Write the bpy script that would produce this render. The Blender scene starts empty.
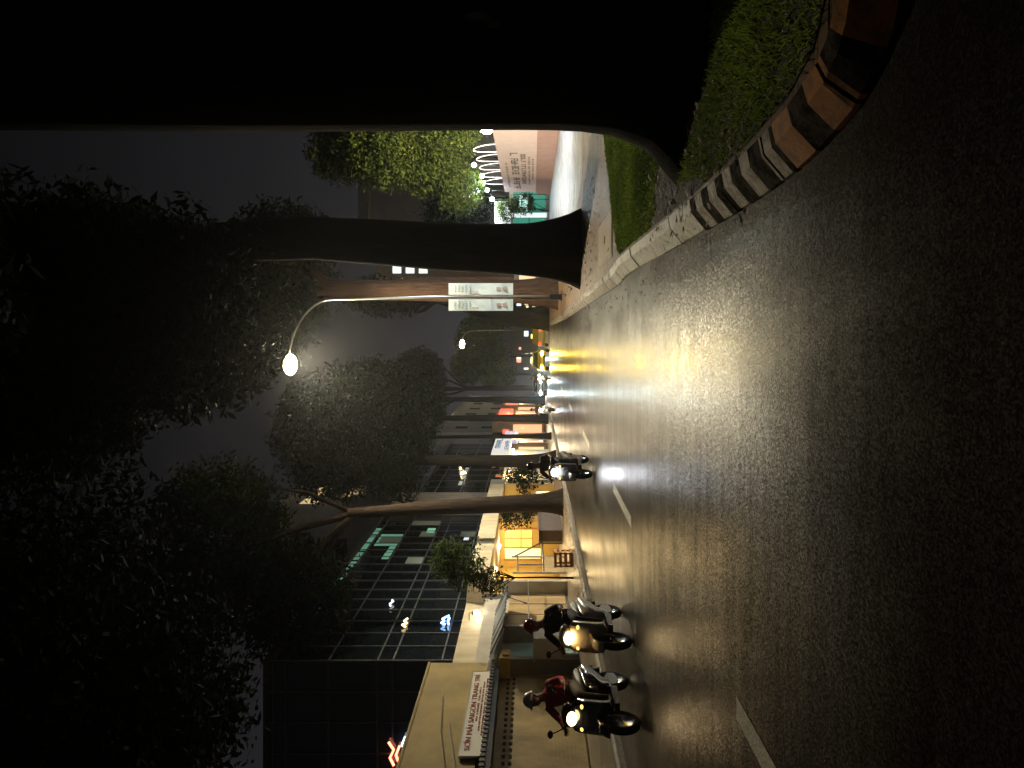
import bpy, bmesh, math, random
from mathutils import Vector, Matrix, noise
R = math.radians
scene = bpy.context.scene
C = scene.collection
F, VX, VY, H = 710.0, 532.0, 325.0, 1.5     # focal length (px), vanishing point of the street, eye height


def P(x, y, d):
    """point seen at photo pixel (x, y) when it stands d metres down the street (photo is lying on its side)"""
    return Vector(((VY - y) * d / F, d, H + (VX - x) * d / F))


# ------------------------------------------------------------------ materials
MATS = {}


def nodes_of(name):
    m = bpy.data.materials.new(name)
    m.use_nodes = True
    nt = m.node_tree
    return m, nt, nt.nodes['Principled BSDF']


def mat(name, col, rough=0.6, var=0.25, scale=4.0, bump=0.0, bscale=None, metal=0.0, spec=0.5, stretch=(1, 1, 1), coat=0.0):
    if name in MATS:
        return MATS[name]
    m, nt, b = nodes_of(name)
    N, L = nt.nodes.new, nt.links.new
    tc = N('ShaderNodeTexCoord')
    mp = N('ShaderNodeMapping')
    mp.inputs['Scale'].default_value = stretch
    L(tc.outputs['Object'], mp.inputs['Vector'])
    nz = N('ShaderNodeTexNoise')
    nz.inputs['Scale'].default_value = scale
    nz.inputs['Detail'].default_value = 6
    nz.inputs['Roughness'].default_value = 0.65
    L(mp.outputs[0], nz.inputs['Vector'])
    rp = N('ShaderNodeValToRGB')
    lo = [max(0, c * (1 - var)) for c in col]
    hi = [min(1, c * (1 + var)) for c in col]
    rp.color_ramp.elements[0].position = 0.3
    rp.color_ramp.elements[0].color = (*lo, 1)
    rp.color_ramp.elements[1].position = 0.72
    rp.color_ramp.elements[1].color = (*hi, 1)
    L(nz.outputs['Fac'], rp.inputs[0])
    L(rp.outputs[0], b.inputs['Base Color'])
    b.inputs['Roughness'].default_value = rough
    b.inputs['Metallic'].default_value = metal
    b.inputs['Specular IOR Level'].default_value = spec
    b.inputs['Coat Weight'].default_value = coat
    if bump:
        n2 = N('ShaderNodeTexNoise')
        n2.inputs['Scale'].default_value = bscale or scale * 4
        n2.inputs['Detail'].default_value = 5
        L(mp.outputs[0], n2.inputs['Vector'])
        bp = N('ShaderNodeBump')
        bp.inputs['Strength'].default_value = bump
        bp.inputs['Distance'].default_value = 0.03
        L(n2.outputs['Fac'], bp.inputs['Height'])
        L(bp.outputs[0], b.inputs['Normal'])
    MATS[name] = m
    return m


def glow(name, col, strength):
    if name in MATS:
        return MATS[name]
    m, nt, b = nodes_of(name)
    b.inputs['Base Color'].default_value = (*[c * .5 for c in col], 1)
    b.inputs['Emission Color'].default_value = (*col, 1)
    b.inputs['Emission Strength'].default_value = strength
    m.cycles.emission_sampling = 'NONE'
    MATS[name] = m
    return m


def leaf_mat(name, col, trans=0.35):
    m, nt, b = nodes_of(name)
    N, L = nt.nodes.new, nt.links.new
    tc = N('ShaderNodeTexCoord')
    nz = N('ShaderNodeTexNoise')
    nz.inputs['Scale'].default_value = 0.9
    L(tc.outputs['Object'], nz.inputs['Vector'])
    rp = N('ShaderNodeValToRGB')
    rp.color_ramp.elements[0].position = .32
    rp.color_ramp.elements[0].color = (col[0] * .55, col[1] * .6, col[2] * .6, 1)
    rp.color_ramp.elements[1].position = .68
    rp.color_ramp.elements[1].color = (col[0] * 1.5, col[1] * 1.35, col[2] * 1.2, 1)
    L(nz.outputs['Fac'], rp.inputs[0])
    L(rp.outputs[0], b.inputs['Base Color'])
    b.inputs['Roughness'].default_value = .5
    b.inputs['Specular IOR Level'].default_value = .02
    tr = N('ShaderNodeBsdfTranslucent')
    L(rp.outputs[0], tr.inputs['Color'])
    mx = N('ShaderNodeMixShader')
    mx.inputs[0].default_value = trans
    out = nt.nodes['Material Output']
    L(b.outputs[0], mx.inputs[1])
    L(tr.outputs[0], mx.inputs[2])
    L(mx.outputs[0], out.inputs['Surface'])
    return m


def asphalt():
    m, nt, b = nodes_of('wet_asphalt')
    N, L = nt.nodes.new, nt.links.new
    tc = N('ShaderNodeTexCoord')
    v = N('ShaderNodeTexVoronoi')
    v.inputs['Scale'].default_value = 85
    L(tc.outputs['Object'], v.inputs['Vector'])
    n1 = N('ShaderNodeTexNoise')
    n1.inputs['Scale'].default_value = 45
    n1.inputs['Detail'].default_value = 6
    L(tc.outputs['Object'], n1.inputs['Vector'])
    n2 = N('ShaderNodeTexNoise')
    n2.inputs['Scale'].default_value = 0.9
    n2.inputs['Detail'].default_value = 5
    mp = N('ShaderNodeMapping')
    mp.inputs['Scale'].default_value = (1.6, .5, 1)
    L(tc.outputs['Object'], mp.inputs['Vector'])
    L(mp.outputs[0], n2.inputs['Vector'])
    # colour: aggregate and worn patches
    rp = N('ShaderNodeValToRGB')
    rp.color_ramp.elements[0].position = .25
    rp.color_ramp.elements[0].color = (.009, .0058, .0034, 1)
    rp.color_ramp.elements[1].position = .8
    rp.color_ramp.elements[1].color = (.026, .0172, .0098, 1)
    ad = N('ShaderNodeMath')
    ad.operation = 'MULTIPLY_ADD'
    ad.inputs[1].default_value = .45
    ad.inputs[2].default_value = .02
    L(n1.outputs['Fac'], ad.inputs[0])
    ad2 = N('ShaderNodeMath')
    ad2.operation = 'MULTIPLY_ADD'
    ad2.inputs[1].default_value = .55
    L(n2.outputs['Fac'], ad2.inputs[0])
    L(ad.outputs[0], ad2.inputs[2])
    L(ad2.outputs[0], rp.inputs[0])
    L(rp.outputs[0], b.inputs['Base Color'])
    # wetness
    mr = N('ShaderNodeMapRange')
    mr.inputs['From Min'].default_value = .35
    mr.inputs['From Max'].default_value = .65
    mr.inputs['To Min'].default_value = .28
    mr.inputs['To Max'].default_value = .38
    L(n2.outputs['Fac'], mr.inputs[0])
    near_falloff = N('ShaderNodeMapRange')  # near highlight falloff put into roughness and specular, as drier asphalt
    near_falloff.interpolation_type = 'SMOOTHSTEP'
    near_falloff.inputs['From Min'].default_value = 6.0
    near_falloff.inputs['From Max'].default_value = 2.4
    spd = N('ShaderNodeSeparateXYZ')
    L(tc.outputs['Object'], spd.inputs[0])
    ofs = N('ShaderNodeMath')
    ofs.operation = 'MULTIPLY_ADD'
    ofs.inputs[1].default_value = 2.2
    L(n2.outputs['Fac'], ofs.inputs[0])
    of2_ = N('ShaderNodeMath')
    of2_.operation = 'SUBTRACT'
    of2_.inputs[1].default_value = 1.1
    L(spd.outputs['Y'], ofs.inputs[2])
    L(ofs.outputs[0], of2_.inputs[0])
    L(of2_.outputs[0], near_falloff.inputs[0])
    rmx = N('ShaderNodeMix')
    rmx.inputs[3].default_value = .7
    L(near_falloff.outputs[0], rmx.inputs[0])
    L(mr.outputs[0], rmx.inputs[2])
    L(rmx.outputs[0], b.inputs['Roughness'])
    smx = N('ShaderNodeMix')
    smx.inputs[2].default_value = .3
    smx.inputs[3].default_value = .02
    L(near_falloff.outputs[0], smx.inputs[0])
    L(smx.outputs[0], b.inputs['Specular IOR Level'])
    # coarse open aggregate where the surface is worn (kerb corner), finer further down the street
    sp = N('ShaderNodeSeparateXYZ')
    L(tc.outputs['Object'], sp.inputs[0])
    fd = N('ShaderNodeMapRange')
    fd.inputs['From Min'].default_value = 4
    fd.inputs['From Max'].default_value = 15
    fd.inputs['To Min'].default_value = 1.0
    fd.inputs['To Max'].default_value = .06
    L(sp.outputs['Y'], fd.inputs[0])
    v.inputs['Scale'].default_value = 112
    sb = N('ShaderNodeVectorMath')
    sb.operation = 'SUBTRACT'
    sb.inputs[1].default_value = (.5, .5, .5)
    L(v.outputs['Color'], sb.inputs[0])
    k_ = N('ShaderNodeMath')
    k_.operation = 'MULTIPLY'
    k_.inputs[1].default_value = .34
    L(fd.outputs[0], k_.inputs[0])
    scl = N('ShaderNodeVectorMath')
    scl.operation = 'SCALE'
    L(sb.outputs[0], scl.inputs[0])
    L(k_.outputs[0], scl.inputs['Scale'])
    ml_ = N('ShaderNodeVectorMath')
    ml_.operation = 'MULTIPLY_ADD'
    ml_.inputs[1].default_value = (1, 1, 0)
    ml_.inputs[2].default_value = (0, 0, 1)
    L(scl.outputs[0], ml_.inputs[0])
    nm = N('ShaderNodeVectorMath')
    nm.operation = 'NORMALIZE'
    L(ml_.outputs[0], nm.inputs[0])
    # slow ripples across the carriageway
    mp2 = N('ShaderNodeMapping')
    mp2.inputs['Scale'].default_value = (.35, 2.2, 1)
    L(tc.outputs['Object'], mp2.inputs['Vector'])
    n3 = N('ShaderNodeTexNoise')
    n3.inputs['Scale'].default_value = 1.1
    n3.inputs['Detail'].default_value = 2
    L(mp2.outputs[0], n3.inputs['Vector'])
    b1 = N('ShaderNodeBump')
    b1.inputs['Strength'].default_value = .45
    b1.inputs['Distance'].default_value = .035
    L(n3.outputs['Fac'], b1.inputs['Height'])
    L(nm.outputs[0], b1.inputs['Normal'])
    L(b1.outputs[0], b.inputs['Normal'])
    return m


def paver(name, col, mortar, w, h, rough=.45, bump=.5, rot=0.0):
    m, nt, b = nodes_of(name)
    N, L = nt.nodes.new, nt.links.new
    tc = N('ShaderNodeTexCoord')
    mp = N('ShaderNodeMapping')
    mp.inputs['Rotation'].default_value = (0, 0, rot)
    L(tc.outputs['Object'], mp.inputs['Vector'])
    br = N('ShaderNodeTexBrick')
    br.inputs['Scale'].default_value = 1
    br.inputs['Brick Width'].default_value = w
    br.inputs['Row Height'].default_value = h
    br.inputs['Mortar Size'].default_value = .008
    br.inputs['Color1'].default_value = (*[c * .8 for c in col], 1)
    br.inputs['Color2'].default_value = (*[c * 1.2 for c in col], 1)
    br.inputs['Mortar'].default_value = (*mortar, 1)
    L(mp.outputs[0], br.inputs['Vector'])
    nz = N('ShaderNodeTexNoise')
    nz.inputs['Scale'].default_value = 2.2
    nz.inputs['Detail'].default_value = 7
    L(tc.outputs['Object'], nz.inputs['Vector'])
    mx = N('ShaderNodeMix')
    mx.data_type = 'RGBA'
    mx.blend_type = 'MULTIPLY'
    mx.inputs[0].default_value = .8
    rp = N('ShaderNodeValToRGB')
    rp.color_ramp.elements[0].position = .3
    rp.color_ramp.elements[0].color = (.35, .32, .3, 1)
    rp.color_ramp.elements[1].position = .65
    L(nz.outputs['Fac'], rp.inputs[0])
    L(br.outputs['Color'], mx.inputs[6])
    L(rp.outputs[0], mx.inputs[7])
    L(mx.outputs[2], b.inputs['Base Color'])
    b.inputs['Roughness'].default_value = rough
    bp = N('ShaderNodeBump')
    bp.inputs['Strength'].default_value = bump
    bp.inputs['Distance'].default_value = .012
    iv = N('ShaderNodeMath')
    iv.operation = 'MULTIPLY_ADD'
    iv.inputs[1].default_value = -1
    L(br.outputs['Fac'], iv.inputs[0])
    L(nz.outputs['Fac'], iv.inputs[2])
    L(iv.outputs[0], bp.inputs['Height'])
    L(bp.outputs[0], b.inputs['Normal'])
    return m


def bark(name, col):
    m, nt, b = nodes_of(name)
    N, L = nt.nodes.new, nt.links.new
    tc = N('ShaderNodeTexCoord')
    mp = N('ShaderNodeMapping')
    mp.inputs['Scale'].default_value = (7, 7, .9)
    L(tc.outputs['Object'], mp.inputs['Vector'])
    nz = N('ShaderNodeTexNoise')
    nz.inputs['Scale'].default_value = 1.6
    nz.inputs['Detail'].default_value = 9
    nz.inputs['Roughness'].default_value = .7
    L(mp.outputs[0], nz.inputs['Vector'])
    rp = N('ShaderNodeValToRGB')
    rp.color_ramp.elements[0].position = .35
    rp.color_ramp.elements[0].color = (*[c * .35 for c in col], 1)
    rp.color_ramp.elements[1].position = .7
    rp.color_ramp.elements[1].color = (*[c * 1.25 for c in col], 1)
    L(nz.outputs['Fac'], rp.inputs[0])
    L(rp.outputs[0], b.inputs['Base Color'])
    b.inputs['Roughness'].default_value = .9
    b.inputs['Specular IOR Level'].default_value = .08
    bp = N('ShaderNodeBump')
    bp.inputs['Strength'].default_value = .9
    bp.inputs['Distance'].default_value = .05
    L(nz.outputs['Fac'], bp.inputs['Height'])
    L(bp.outputs[0], b.inputs['Normal'])
    return m


# ------------------------------------------------------------------ mesh builder
class MB:
    def __init__(s):
        s.v, s.f, s.mi = [], [], []

    def add(s, vs, fs, mi=0):
        o = len(s.v)
        s.v += [tuple(v) for v in vs]
        s.f += [tuple(i + o for i in f) for f in fs]
        s.mi += [mi] * len(fs)
        return s

    def box(s, x0, x1, y0, y1, z0, z1, mi=0):
        vs = [(x, y, z) for z in (z0, z1) for y in (y0, y1) for x in (x0, x1)]
        return s.add(vs, [(0, 2, 3, 1), (4, 5, 7, 6), (0, 1, 5, 4), (2, 6, 7, 3), (0, 4, 6, 2), (1, 3, 7, 5)], mi)

    def quad(s, a, b, c, d, mi=0):
        return s.add([a, b, c, d], [(0, 1, 2, 3)], mi)

    def tube(s, pts, rad, n=10, mi=0, caps=True):
        pts = [Vector(p) for p in pts]
        if not isinstance(rad, (list, tuple)):
            rad = [rad] * len(pts)
        vs, fs = [], []
        for i, p in enumerate(pts):
            t = (pts[min(i + 1, len(pts) - 1)] - pts[max(i - 1, 0)]).normalized()
            a = t.cross(Vector((0, 0, 1)))
            if a.length < .15:
                a = t.cross(Vector((1, 0, 0)))
            a.normalize()
            b = t.cross(a)
            for k in range(n):
                w = 2 * math.pi * k / n
                vs.append(p + (a * math.cos(w) + b * math.sin(w)) * rad[i])
        for i in range(len(pts) - 1):
            for k in range(n):
                k2 = (k + 1) % n
                fs.append((i * n + k, (i + 1) * n + k, (i + 1) * n + k2, i * n + k2))
        if caps:
            fs.append(tuple(range(n)))
            fs.append(tuple((len(pts) - 1) * n + k for k in reversed(range(n))))
        return s.add(vs, fs, mi)

    def ell(s, c, r, n=14, m=8, mi=0, zmin=-1.0, zmax=1.0):
        vs, fs = [], []
        c = Vector(c)
        a0, a1 = math.asin(max(-1, zmin)), math.asin(min(1, zmax))
        for i in range(m + 1):
            a = a0 + (a1 - a0) * i / m
            for k in range(n):
                w = 2 * math.pi * k / n
                vs.append((c.x + r[0] * math.cos(a) * math.cos(w), c.y + r[1] * math.cos(a) * math.sin(w), c.z + r[2] * math.sin(a)))
        for i in range(m):
            for k in range(n):
                k2 = (k + 1) % n
                fs.append((i * n + k, i * n + k2, (i + 1) * n + k2, (i + 1) * n + k))
        if zmin > -1:
            fs.append(tuple(reversed(range(n))))
        if zmax < 1:
            fs.append(tuple(m * n + k for k in range(n)))
        return s.add(vs, fs, mi)

    def lathe_x(s, prof, c, n=20, mi=0):
        """profile (offset along x, radius) turned about an axis parallel to x through c"""
        vs, fs = [], []
        for (ox, r) in prof:
            for k in range(n):
                w = 2 * math.pi * k / n
                vs.append((c[0] + ox, c[1] + r * math.cos(w), c[2] + r * math.sin(w)))
        for i in range(len(prof) - 1):
            for k in range(n):
                k2 = (k + 1) % n
                fs.append((i * n + k, i * n + k2, (i + 1) * n + k2, (i + 1) * n + k))
        return s.add(vs, fs, mi)

    def prism(s, poly, x0, x1, inset=0.0, mi=0):
        """outline in (y, z) given x thickness; inset tapers the two cheeks"""
        n = len(poly)
        cy = sum(p[0] for p in poly) / n
        cz = sum(p[1] for p in poly) / n
        t = (x1 - x0) * .22
        lay = [(x0, inset), (x0 + t, 0), (x1 - t, 0), (x1, inset)]
        vs = []
        for (x, k) in lay:
            vs += [(x, p[0] + (cy - p[0]) * k, p[1] + (cz - p[1]) * k) for p in poly]
        fs = [tuple(range(n)), tuple(3 * n + i for i in reversed(range(n)))]
        for j in range(3):
            for i in range(n):
                i2 = (i + 1) % n
                fs.append((j * n + i, (j + 1) * n + i, (j + 1) * n + i2, j * n + i2))
        return s.add(vs, fs, mi)

    def build(s, name, mats, parent=None, smooth=False, bevel=0.0):
        me = bpy.data.meshes.new(name)
        me.from_pydata(s.v, [], s.f)
        if not isinstance(mats, (list, tuple)):
            mats = [mats]
        for m in mats:
            me.materials.append(m)
        if len(mats) > 1:
            me.polygons.foreach_set('material_index', s.mi)
        bm = bmesh.new()
        bm.from_mesh(me)
        if len(bm.faces) < 20000 and name not in ('crown', 'grass'):
            bmesh.ops.recalc_face_normals(bm, faces=bm.faces)
        bm.to_mesh(me)
        bm.free()
        if smooth:
            me.polygons.foreach_set('use_smooth', [True] * len(me.polygons))
        me.update()
        o = bpy.data.objects.new(name, me)
        C.objects.link(o)
        if parent:
            o.parent = parent
        if bevel:
            b = o.modifiers.new('bevel', 'BEVEL')
            b.width = bevel
            b.segments = 2
        return o


def tag(o, label, cat=None, group=None, kind=None):
    o['label'] = label
    if cat:
        o['category'] = cat
    if group:
        o['group'] = group
    if kind:
        o['kind'] = kind
    return o


def thing(name, label, cat, loc=(0, 0, 0), rz=0.0, group=None):
    o = bpy.data.objects.new(name, None)
    o.empty_display_size = .2
    C.objects.link(o)
    o.location = loc
    o.rotation_euler = (0, 0, rz)
    return tag(o, label, cat, group)


def copy_tree(o, parent=None):
    c = o.copy()
    C.objects.link(c)
    if parent:
        c.parent = parent
    for ch in list(o.children):
        copy_tree(ch, c)
    return c


def lamp(name, kind, loc, power, col, radius=.1, parent=None, aim=None, size=150, blend=.5):
    d = bpy.data.lights.new(name, kind)
    d.energy = power
    d.color = col
    d.shadow_soft_size = radius
    if kind == 'SPOT':
        d.spot_size = R(size)
        d.spot_blend = blend
    o = bpy.data.objects.new(name, d)
    C.objects.link(o)
    o.location = loc
    if aim is not None:
        o.rotation_euler = Vector(aim).to_track_quat('-Z', 'Y').to_euler()
    if parent:
        o.parent = parent
    return o


def text_mesh(name, body, size, m, parent, mtx, depth=.006):
    cu = bpy.data.curves.new(name, 'FONT')
    cu.body = body
    cu.size = size
    cu.extrude = depth
    cu.align_x = 'LEFT'
    o = bpy.data.objects.new(name + '_tmp', cu)
    C.objects.link(o)
    bpy.context.view_layer.update()
    me = bpy.data.meshes.new_from_object(o.evaluated_get(bpy.context.evaluated_depsgraph_get()))
    bpy.data.objects.remove(o)
    me.materials.clear()
    me.materials.append(m)
    q = bpy.data.objects.new(name, me)
    C.objects.link(q)
    q.parent = parent
    xs = [v.co.x for v in me.vertices]
    q['w'] = max(xs) - min(xs)
    q.matrix_local = mtx
    return q


# street-facing sign plane on the left side: text runs along +y, faces +x
FACE_E = Matrix(((0, 0, 1, 0), (1, 0, 0, 0), (0, 1, 0, 0), (0, 0, 0, 1)))
# on the right side: faces -x, text runs along -y
FACE_W = Matrix(((0, 0, -1, 0), (-1, 0, 0, 0), (0, 1, 0, 0), (0, 0, 0, 1)))

# ------------------------------------------------------------------ palette
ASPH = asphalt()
PAINT = mat('worn_road_paint', (.62, .6, .5), .5, .35, 18, .3, 60)
def worn(name, col, under, amt, rough, spec):
    m, nt, b = nodes_of(name)
    N, L = nt.nodes.new, nt.links.new
    tc = N('ShaderNodeTexCoord')
    nz = N('ShaderNodeTexNoise')
    nz.inputs['Scale'].default_value = 7
    nz.inputs['Detail'].default_value = 10
    nz.inputs['Roughness'].default_value = .75
    L(tc.outputs['Object'], nz.inputs['Vector'])
    rp = N('ShaderNodeValToRGB')
    rp.color_ramp.elements[0].position = amt - .05
    rp.color_ramp.elements[0].color = (*under, 1)
    rp.color_ramp.elements[1].position = amt + .1
    rp.color_ramp.elements[1].color = (*col, 1)
    L(nz.outputs['Fac'], rp.inputs[0])
    L(rp.outputs[0], b.inputs['Base Color'])
    b.inputs['Roughness'].default_value = rough
    b.inputs['Specular IOR Level'].default_value = spec
    bp = N('ShaderNodeBump')
    bp.inputs['Strength'].default_value = .35
    bp.inputs['Distance'].default_value = .02
    L(nz.outputs['Fac'], bp.inputs['Height'])
    L(bp.outputs[0], b.inputs['Normal'])
    MATS[name] = m
    return m


KWHITE = worn('white_kerb_paint', (.86, .86, .82), (.4, .36, .3), .38, .55, .15)
KPALE = worn('faded_kerb_paint', (.52, .45, .35), (.17, .13, .1), .47, .6, .12)
KORANGE = worn('orange_kerb_paint', (.62, .24, .055), (.28, .13, .06), .42, .65, .1)  # kerb bands round the corner are coloured orange
KBLACK = worn('black_kerb_paint', (.018, .016, .014), (.11, .09, .07), .45, .9, .02)
KGREY = mat('bare_kerb_stone', (.22, .18, .14), .6, .35, 7, .6, 40)
SOIL = mat('damp_soil', (.03, .02, .013), .8, .5, 6, .9, 30)
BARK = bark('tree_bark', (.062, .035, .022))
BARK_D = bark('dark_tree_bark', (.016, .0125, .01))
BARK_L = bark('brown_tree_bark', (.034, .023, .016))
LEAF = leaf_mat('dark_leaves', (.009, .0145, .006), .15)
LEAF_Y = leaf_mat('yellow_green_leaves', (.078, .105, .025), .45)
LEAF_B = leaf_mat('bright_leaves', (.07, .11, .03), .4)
GRASSM = leaf_mat('grass_blades', (.24, .36, .06), .4)
METAL = mat('galvanised_steel', (.45, .44, .4), .35, .15, 12, metal=.9)
DARKMETAL = mat('dark_painted_metal', (.02, .02, .02), .4, .2, 10)
CHROME = mat('chrome', (.8, .8, .8), .12, .05, 10, metal=1.0)
RUBBER = mat('black_rubber', (.015, .015, .015), .75, .2, 20)
BLACKPLASTIC = mat('black_plastic', (.02, .02, .02), .35, .2, 20)
CREAMWALL = mat('cream_wall', (.44, .37, .25), .7, .34, 1.4, .2, 30, stretch=(1, 1.5, .3))
YELLOWWALL = mat('yellow_rendered_wall', (.4, .3, .115), .75, .3, .9, .12, 25)
TANWALL = mat('tan_wall', (.36, .25, .12), .6, .35, 1.7, .15, 25, stretch=(1, 1.4, .35))
GREYWALL = mat('grey_wall', (.3, .3, .32), .7, .15, .5, .1, 10)
CONCRETE = mat('concrete', (.38, .35, .3), .75, .2, 1.6, .2, 25)
PINKSTONE = mat('pink_stone', (.5, .3, .26), .55, .15, 2.5, .1, 30)
GLASS = mat('dark_tinted_glass', (.006, .009, .012), .05, .3, .3, .12, .9, spec=.7)
MULLION = mat('pale_mullion', (.1, .105, .11), .4, .1, 6, metal=.3)
INK_RED = mat('red_lettering', (.3, .02, .015), .5, .1)
INK_DARK = mat('dark_lettering', (.06, .04, .035), .5, .1)
INK_BLUE = mat('blue_lettering', (.02, .2, .6), .5, .1)
WHITEBOARD = mat('white_board', (.78, .75, .66), .5, .06, 3)
SHUTTER = mat('yellow_shutter', (.27, .2, .085), .6, .55, 1.1, stretch=(1, 1, .6))
WOOD = mat('orange_wood', (.55, .24, .07), .6, .3, 9, .3, 30, stretch=(1, 1, .4))
WARM = (1.0, .78, .42)
COOL = (.82, .95, 1.0)

# ------------------------------------------------------------------ ground, road, kerbs
random.seed(4)


def sheet(name, pts, z, m, label, sub=0):
    b = MB()
    b.add([(p[0], p[1], z) for p in pts], [tuple(range(len(pts)))])
    o = b.build(name, m)
    return tag(o, label, None, None, 'structure')


KERB_R = [(-.9, 150), (-.55, 100), (-.1, 60), (.25, 32), (.52, 20), (.68, 12.6), (.78, 11), (.8, 9.5), (.8, 8), (.8, 7), (.81, 6), (.82, 5), (.83, 4.5),
          (.86, 4.0), (.89, 3.74), (.93, 3.52), (.99, 3.26), (1.1, 3.06), (1.23, 2.95), (1.42, 2.86), (1.7, 2.78), (2.2, 2.7), (3.2, 2.64), (5, 2.6), (40, 2.5)]
KERB_L = [(-7.0, -12), (-7.0, 0), (-7.0, 20), (-6.95, 40), (-6.9, 63), (-7.3, 66), (-9, 68), (-14, 68.5), (-40, 68.5)]


def resample(pl, step):
    out = []
    for (a, b) in zip(pl[:-1], pl[1:]):
        a, b = Vector(a), Vector(b)
        d = (b - a).length
        n = max(1, int(d / step)) if d < 12 else max(1, int(d / (step * 8)))
        for i in range(n):
            out.append(a.lerp(b, i / n))
    out.append(Vector(pl[-1]))
    return out


def offset(pl, k):
    """offset to the right of the walking direction by k"""
    out = []
    for i, p in enumerate(pl):
        t = (pl[min(i + 1, len(pl) - 1)] - pl[max(i - 1, 0)]).normalized()
        out.append(p + Vector((-t.y, t.x)) * k)
    return out


sheet('ground', [(-600, -300), (600, -300), (600, 900), (-600, 900)], -.02, mat('far_ground', (.05, .047, .042), .7, .3, .3),
      'dark flat ground stretching out behind the street to the horizon')
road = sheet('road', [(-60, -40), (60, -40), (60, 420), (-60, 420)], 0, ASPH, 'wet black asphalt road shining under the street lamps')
# lane dashes: 2.3 m paint, 5.6 m gaps
for k in range(14):
    y0 = 2.85 + k * 7.85
    xo = max(-3.2, -2.8 - .023 * (y0 - 2.85))
    b = MB()
    n = 8
    for i in range(n):
        ya, yb = y0 + 2.35 * i / n, y0 + 2.35 * (i + 1) / n
        b.quad((xo - .085, ya, .004), (xo + .085, ya, .004), (xo + .085, yb, .004), (xo - .085, yb, .004))
    b.build('lane_marking', PAINT, road)

# right-hand kerb: sloped painted face, top, earth behind
pl = resample(KERB_R, .03)
secs = [(0, -.02), (0, .025), (-.11, .115), (-.14, .14), (-.25, .16), (-.262, .15), (-.262, -.02)]
offs = [offset(pl, -s[0]) for s in secs]
# the kerb walks towards the camera, so "right" is -x ; inward (away from the road) is +x
if offs[4][140].x < pl[140].x:
    offs = [offset(pl, s[0]) for s in secs]


def stripe(p, s):
    y = p.y
    if y > 12.3:
        return 4
    if p.x < .95 and y > 6.05:
        return 0
    if p.x < .95 and y > 4.0:
        return 3 if ((y - 4.0) % .41) > .21 else 1
    return None


b = MB()
acc = 0.0
run, stone = 0.0, [0, 0]
bounds = [(0, .06, 3), (.06, .32, 2), (.32, .53, 3), (.53, .83, 2), (.83, 1.05, 3), (1.05, 1.25, 2), (1.25, 1.5, 3)]
for i in range(len(pl) - 1):
    mi = stripe(pl[i], 0)
    if mi is None:
        q = acc
        acc += (pl[i + 1] - pl[i]).length
        mi = None
        for (a, c, m_) in bounds:
            if a <= q < c:
                mi = m_
        if mi is None:
            mi = 3 if (q % .5) < .25 else 2
    run += (pl[i + 1] - pl[i]).length
    if run > .92:
        run = 0.0
        stone = [random.uniform(-.009, .009), random.uniform(-.007, .007)]
        if mi != 3:
            mi = 5
    vs = []
    for j in (i, i + 1):
        for k, s in enumerate(secs):
            p = offs[k][j]
            m_ = 1 if 0 < k < 5 else 0
            vs.append((p.x + stone[0] * m_ * (1 if mi != 5 else -.6), p.y, s[1] + stone[1] * m_ - (.012 if mi == 5 else 0) * m_))
    n = len(secs)
    fs = [(k, k + 1, n + k + 1, n + k) for k in range(n - 1)]
    b.add(vs, fs, mi)
kr = b.build('kerb', [KWHITE, KPALE, KORANGE, KBLACK, KGREY, SOIL])
tag(kr, 'striped roadside kerb, white then black and orange bands round the corner', None, None, 'structure')
# fallen pieces of kerb joints
KB_IN = offs[5]
# sidewalk on the right
inner = [p for p in KB_IN]
SIDE = paver('brown_brick_paving', (.23, .125, .052), (.025, .015, .01), .4, .2, .5, 1.0)
SLAB = paver('pale_wet_slabs', (.36, .36, .38), (.1, .1, .1), .6, .6, .5, .8)
b = MB()
for i in range(len(inner) - 1):
    a, c = inner[i], inner[i + 1]
    b.quad((a.x, a.y, .15), (c.x, c.y, .15), (60, c.y, .15), (60, a.y, .15))
tag(b.build('pavement', SIDE), 'brown brick pavement strewn with leaves beside the striped kerb', None, None, 'structure')
b = MB()
b.add([(4.0, 19.0, .154), (40, 16.0, .154), (40, 70, .154), (2.4, 70, .154), (2.9, 24, .154)], [(0, 1, 2, 3, 4)])
tag(b.build('forecourt', SLAB), 'pale wet slab forecourt lit white in front of the pink wall', None, None, 'structure')
# concrete access cover on the sidewalk
b = MB()
b.box(1.15, 1.95, 11.9, 14.3, .15, .162)
b.box(1.2, 1.9, 11.95, 14.25, .162, .168)
b.box(1.5, 1.62, 13.0, 13.1, .168, .18)
tag(b.build('manhole_cover', mat('pale_cover_concrete', (.4, .3, .18), .5, .25, 3, .2, 30)),
    'square pale concrete inspection cover sunk in the brick pavement', 'cover')

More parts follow.
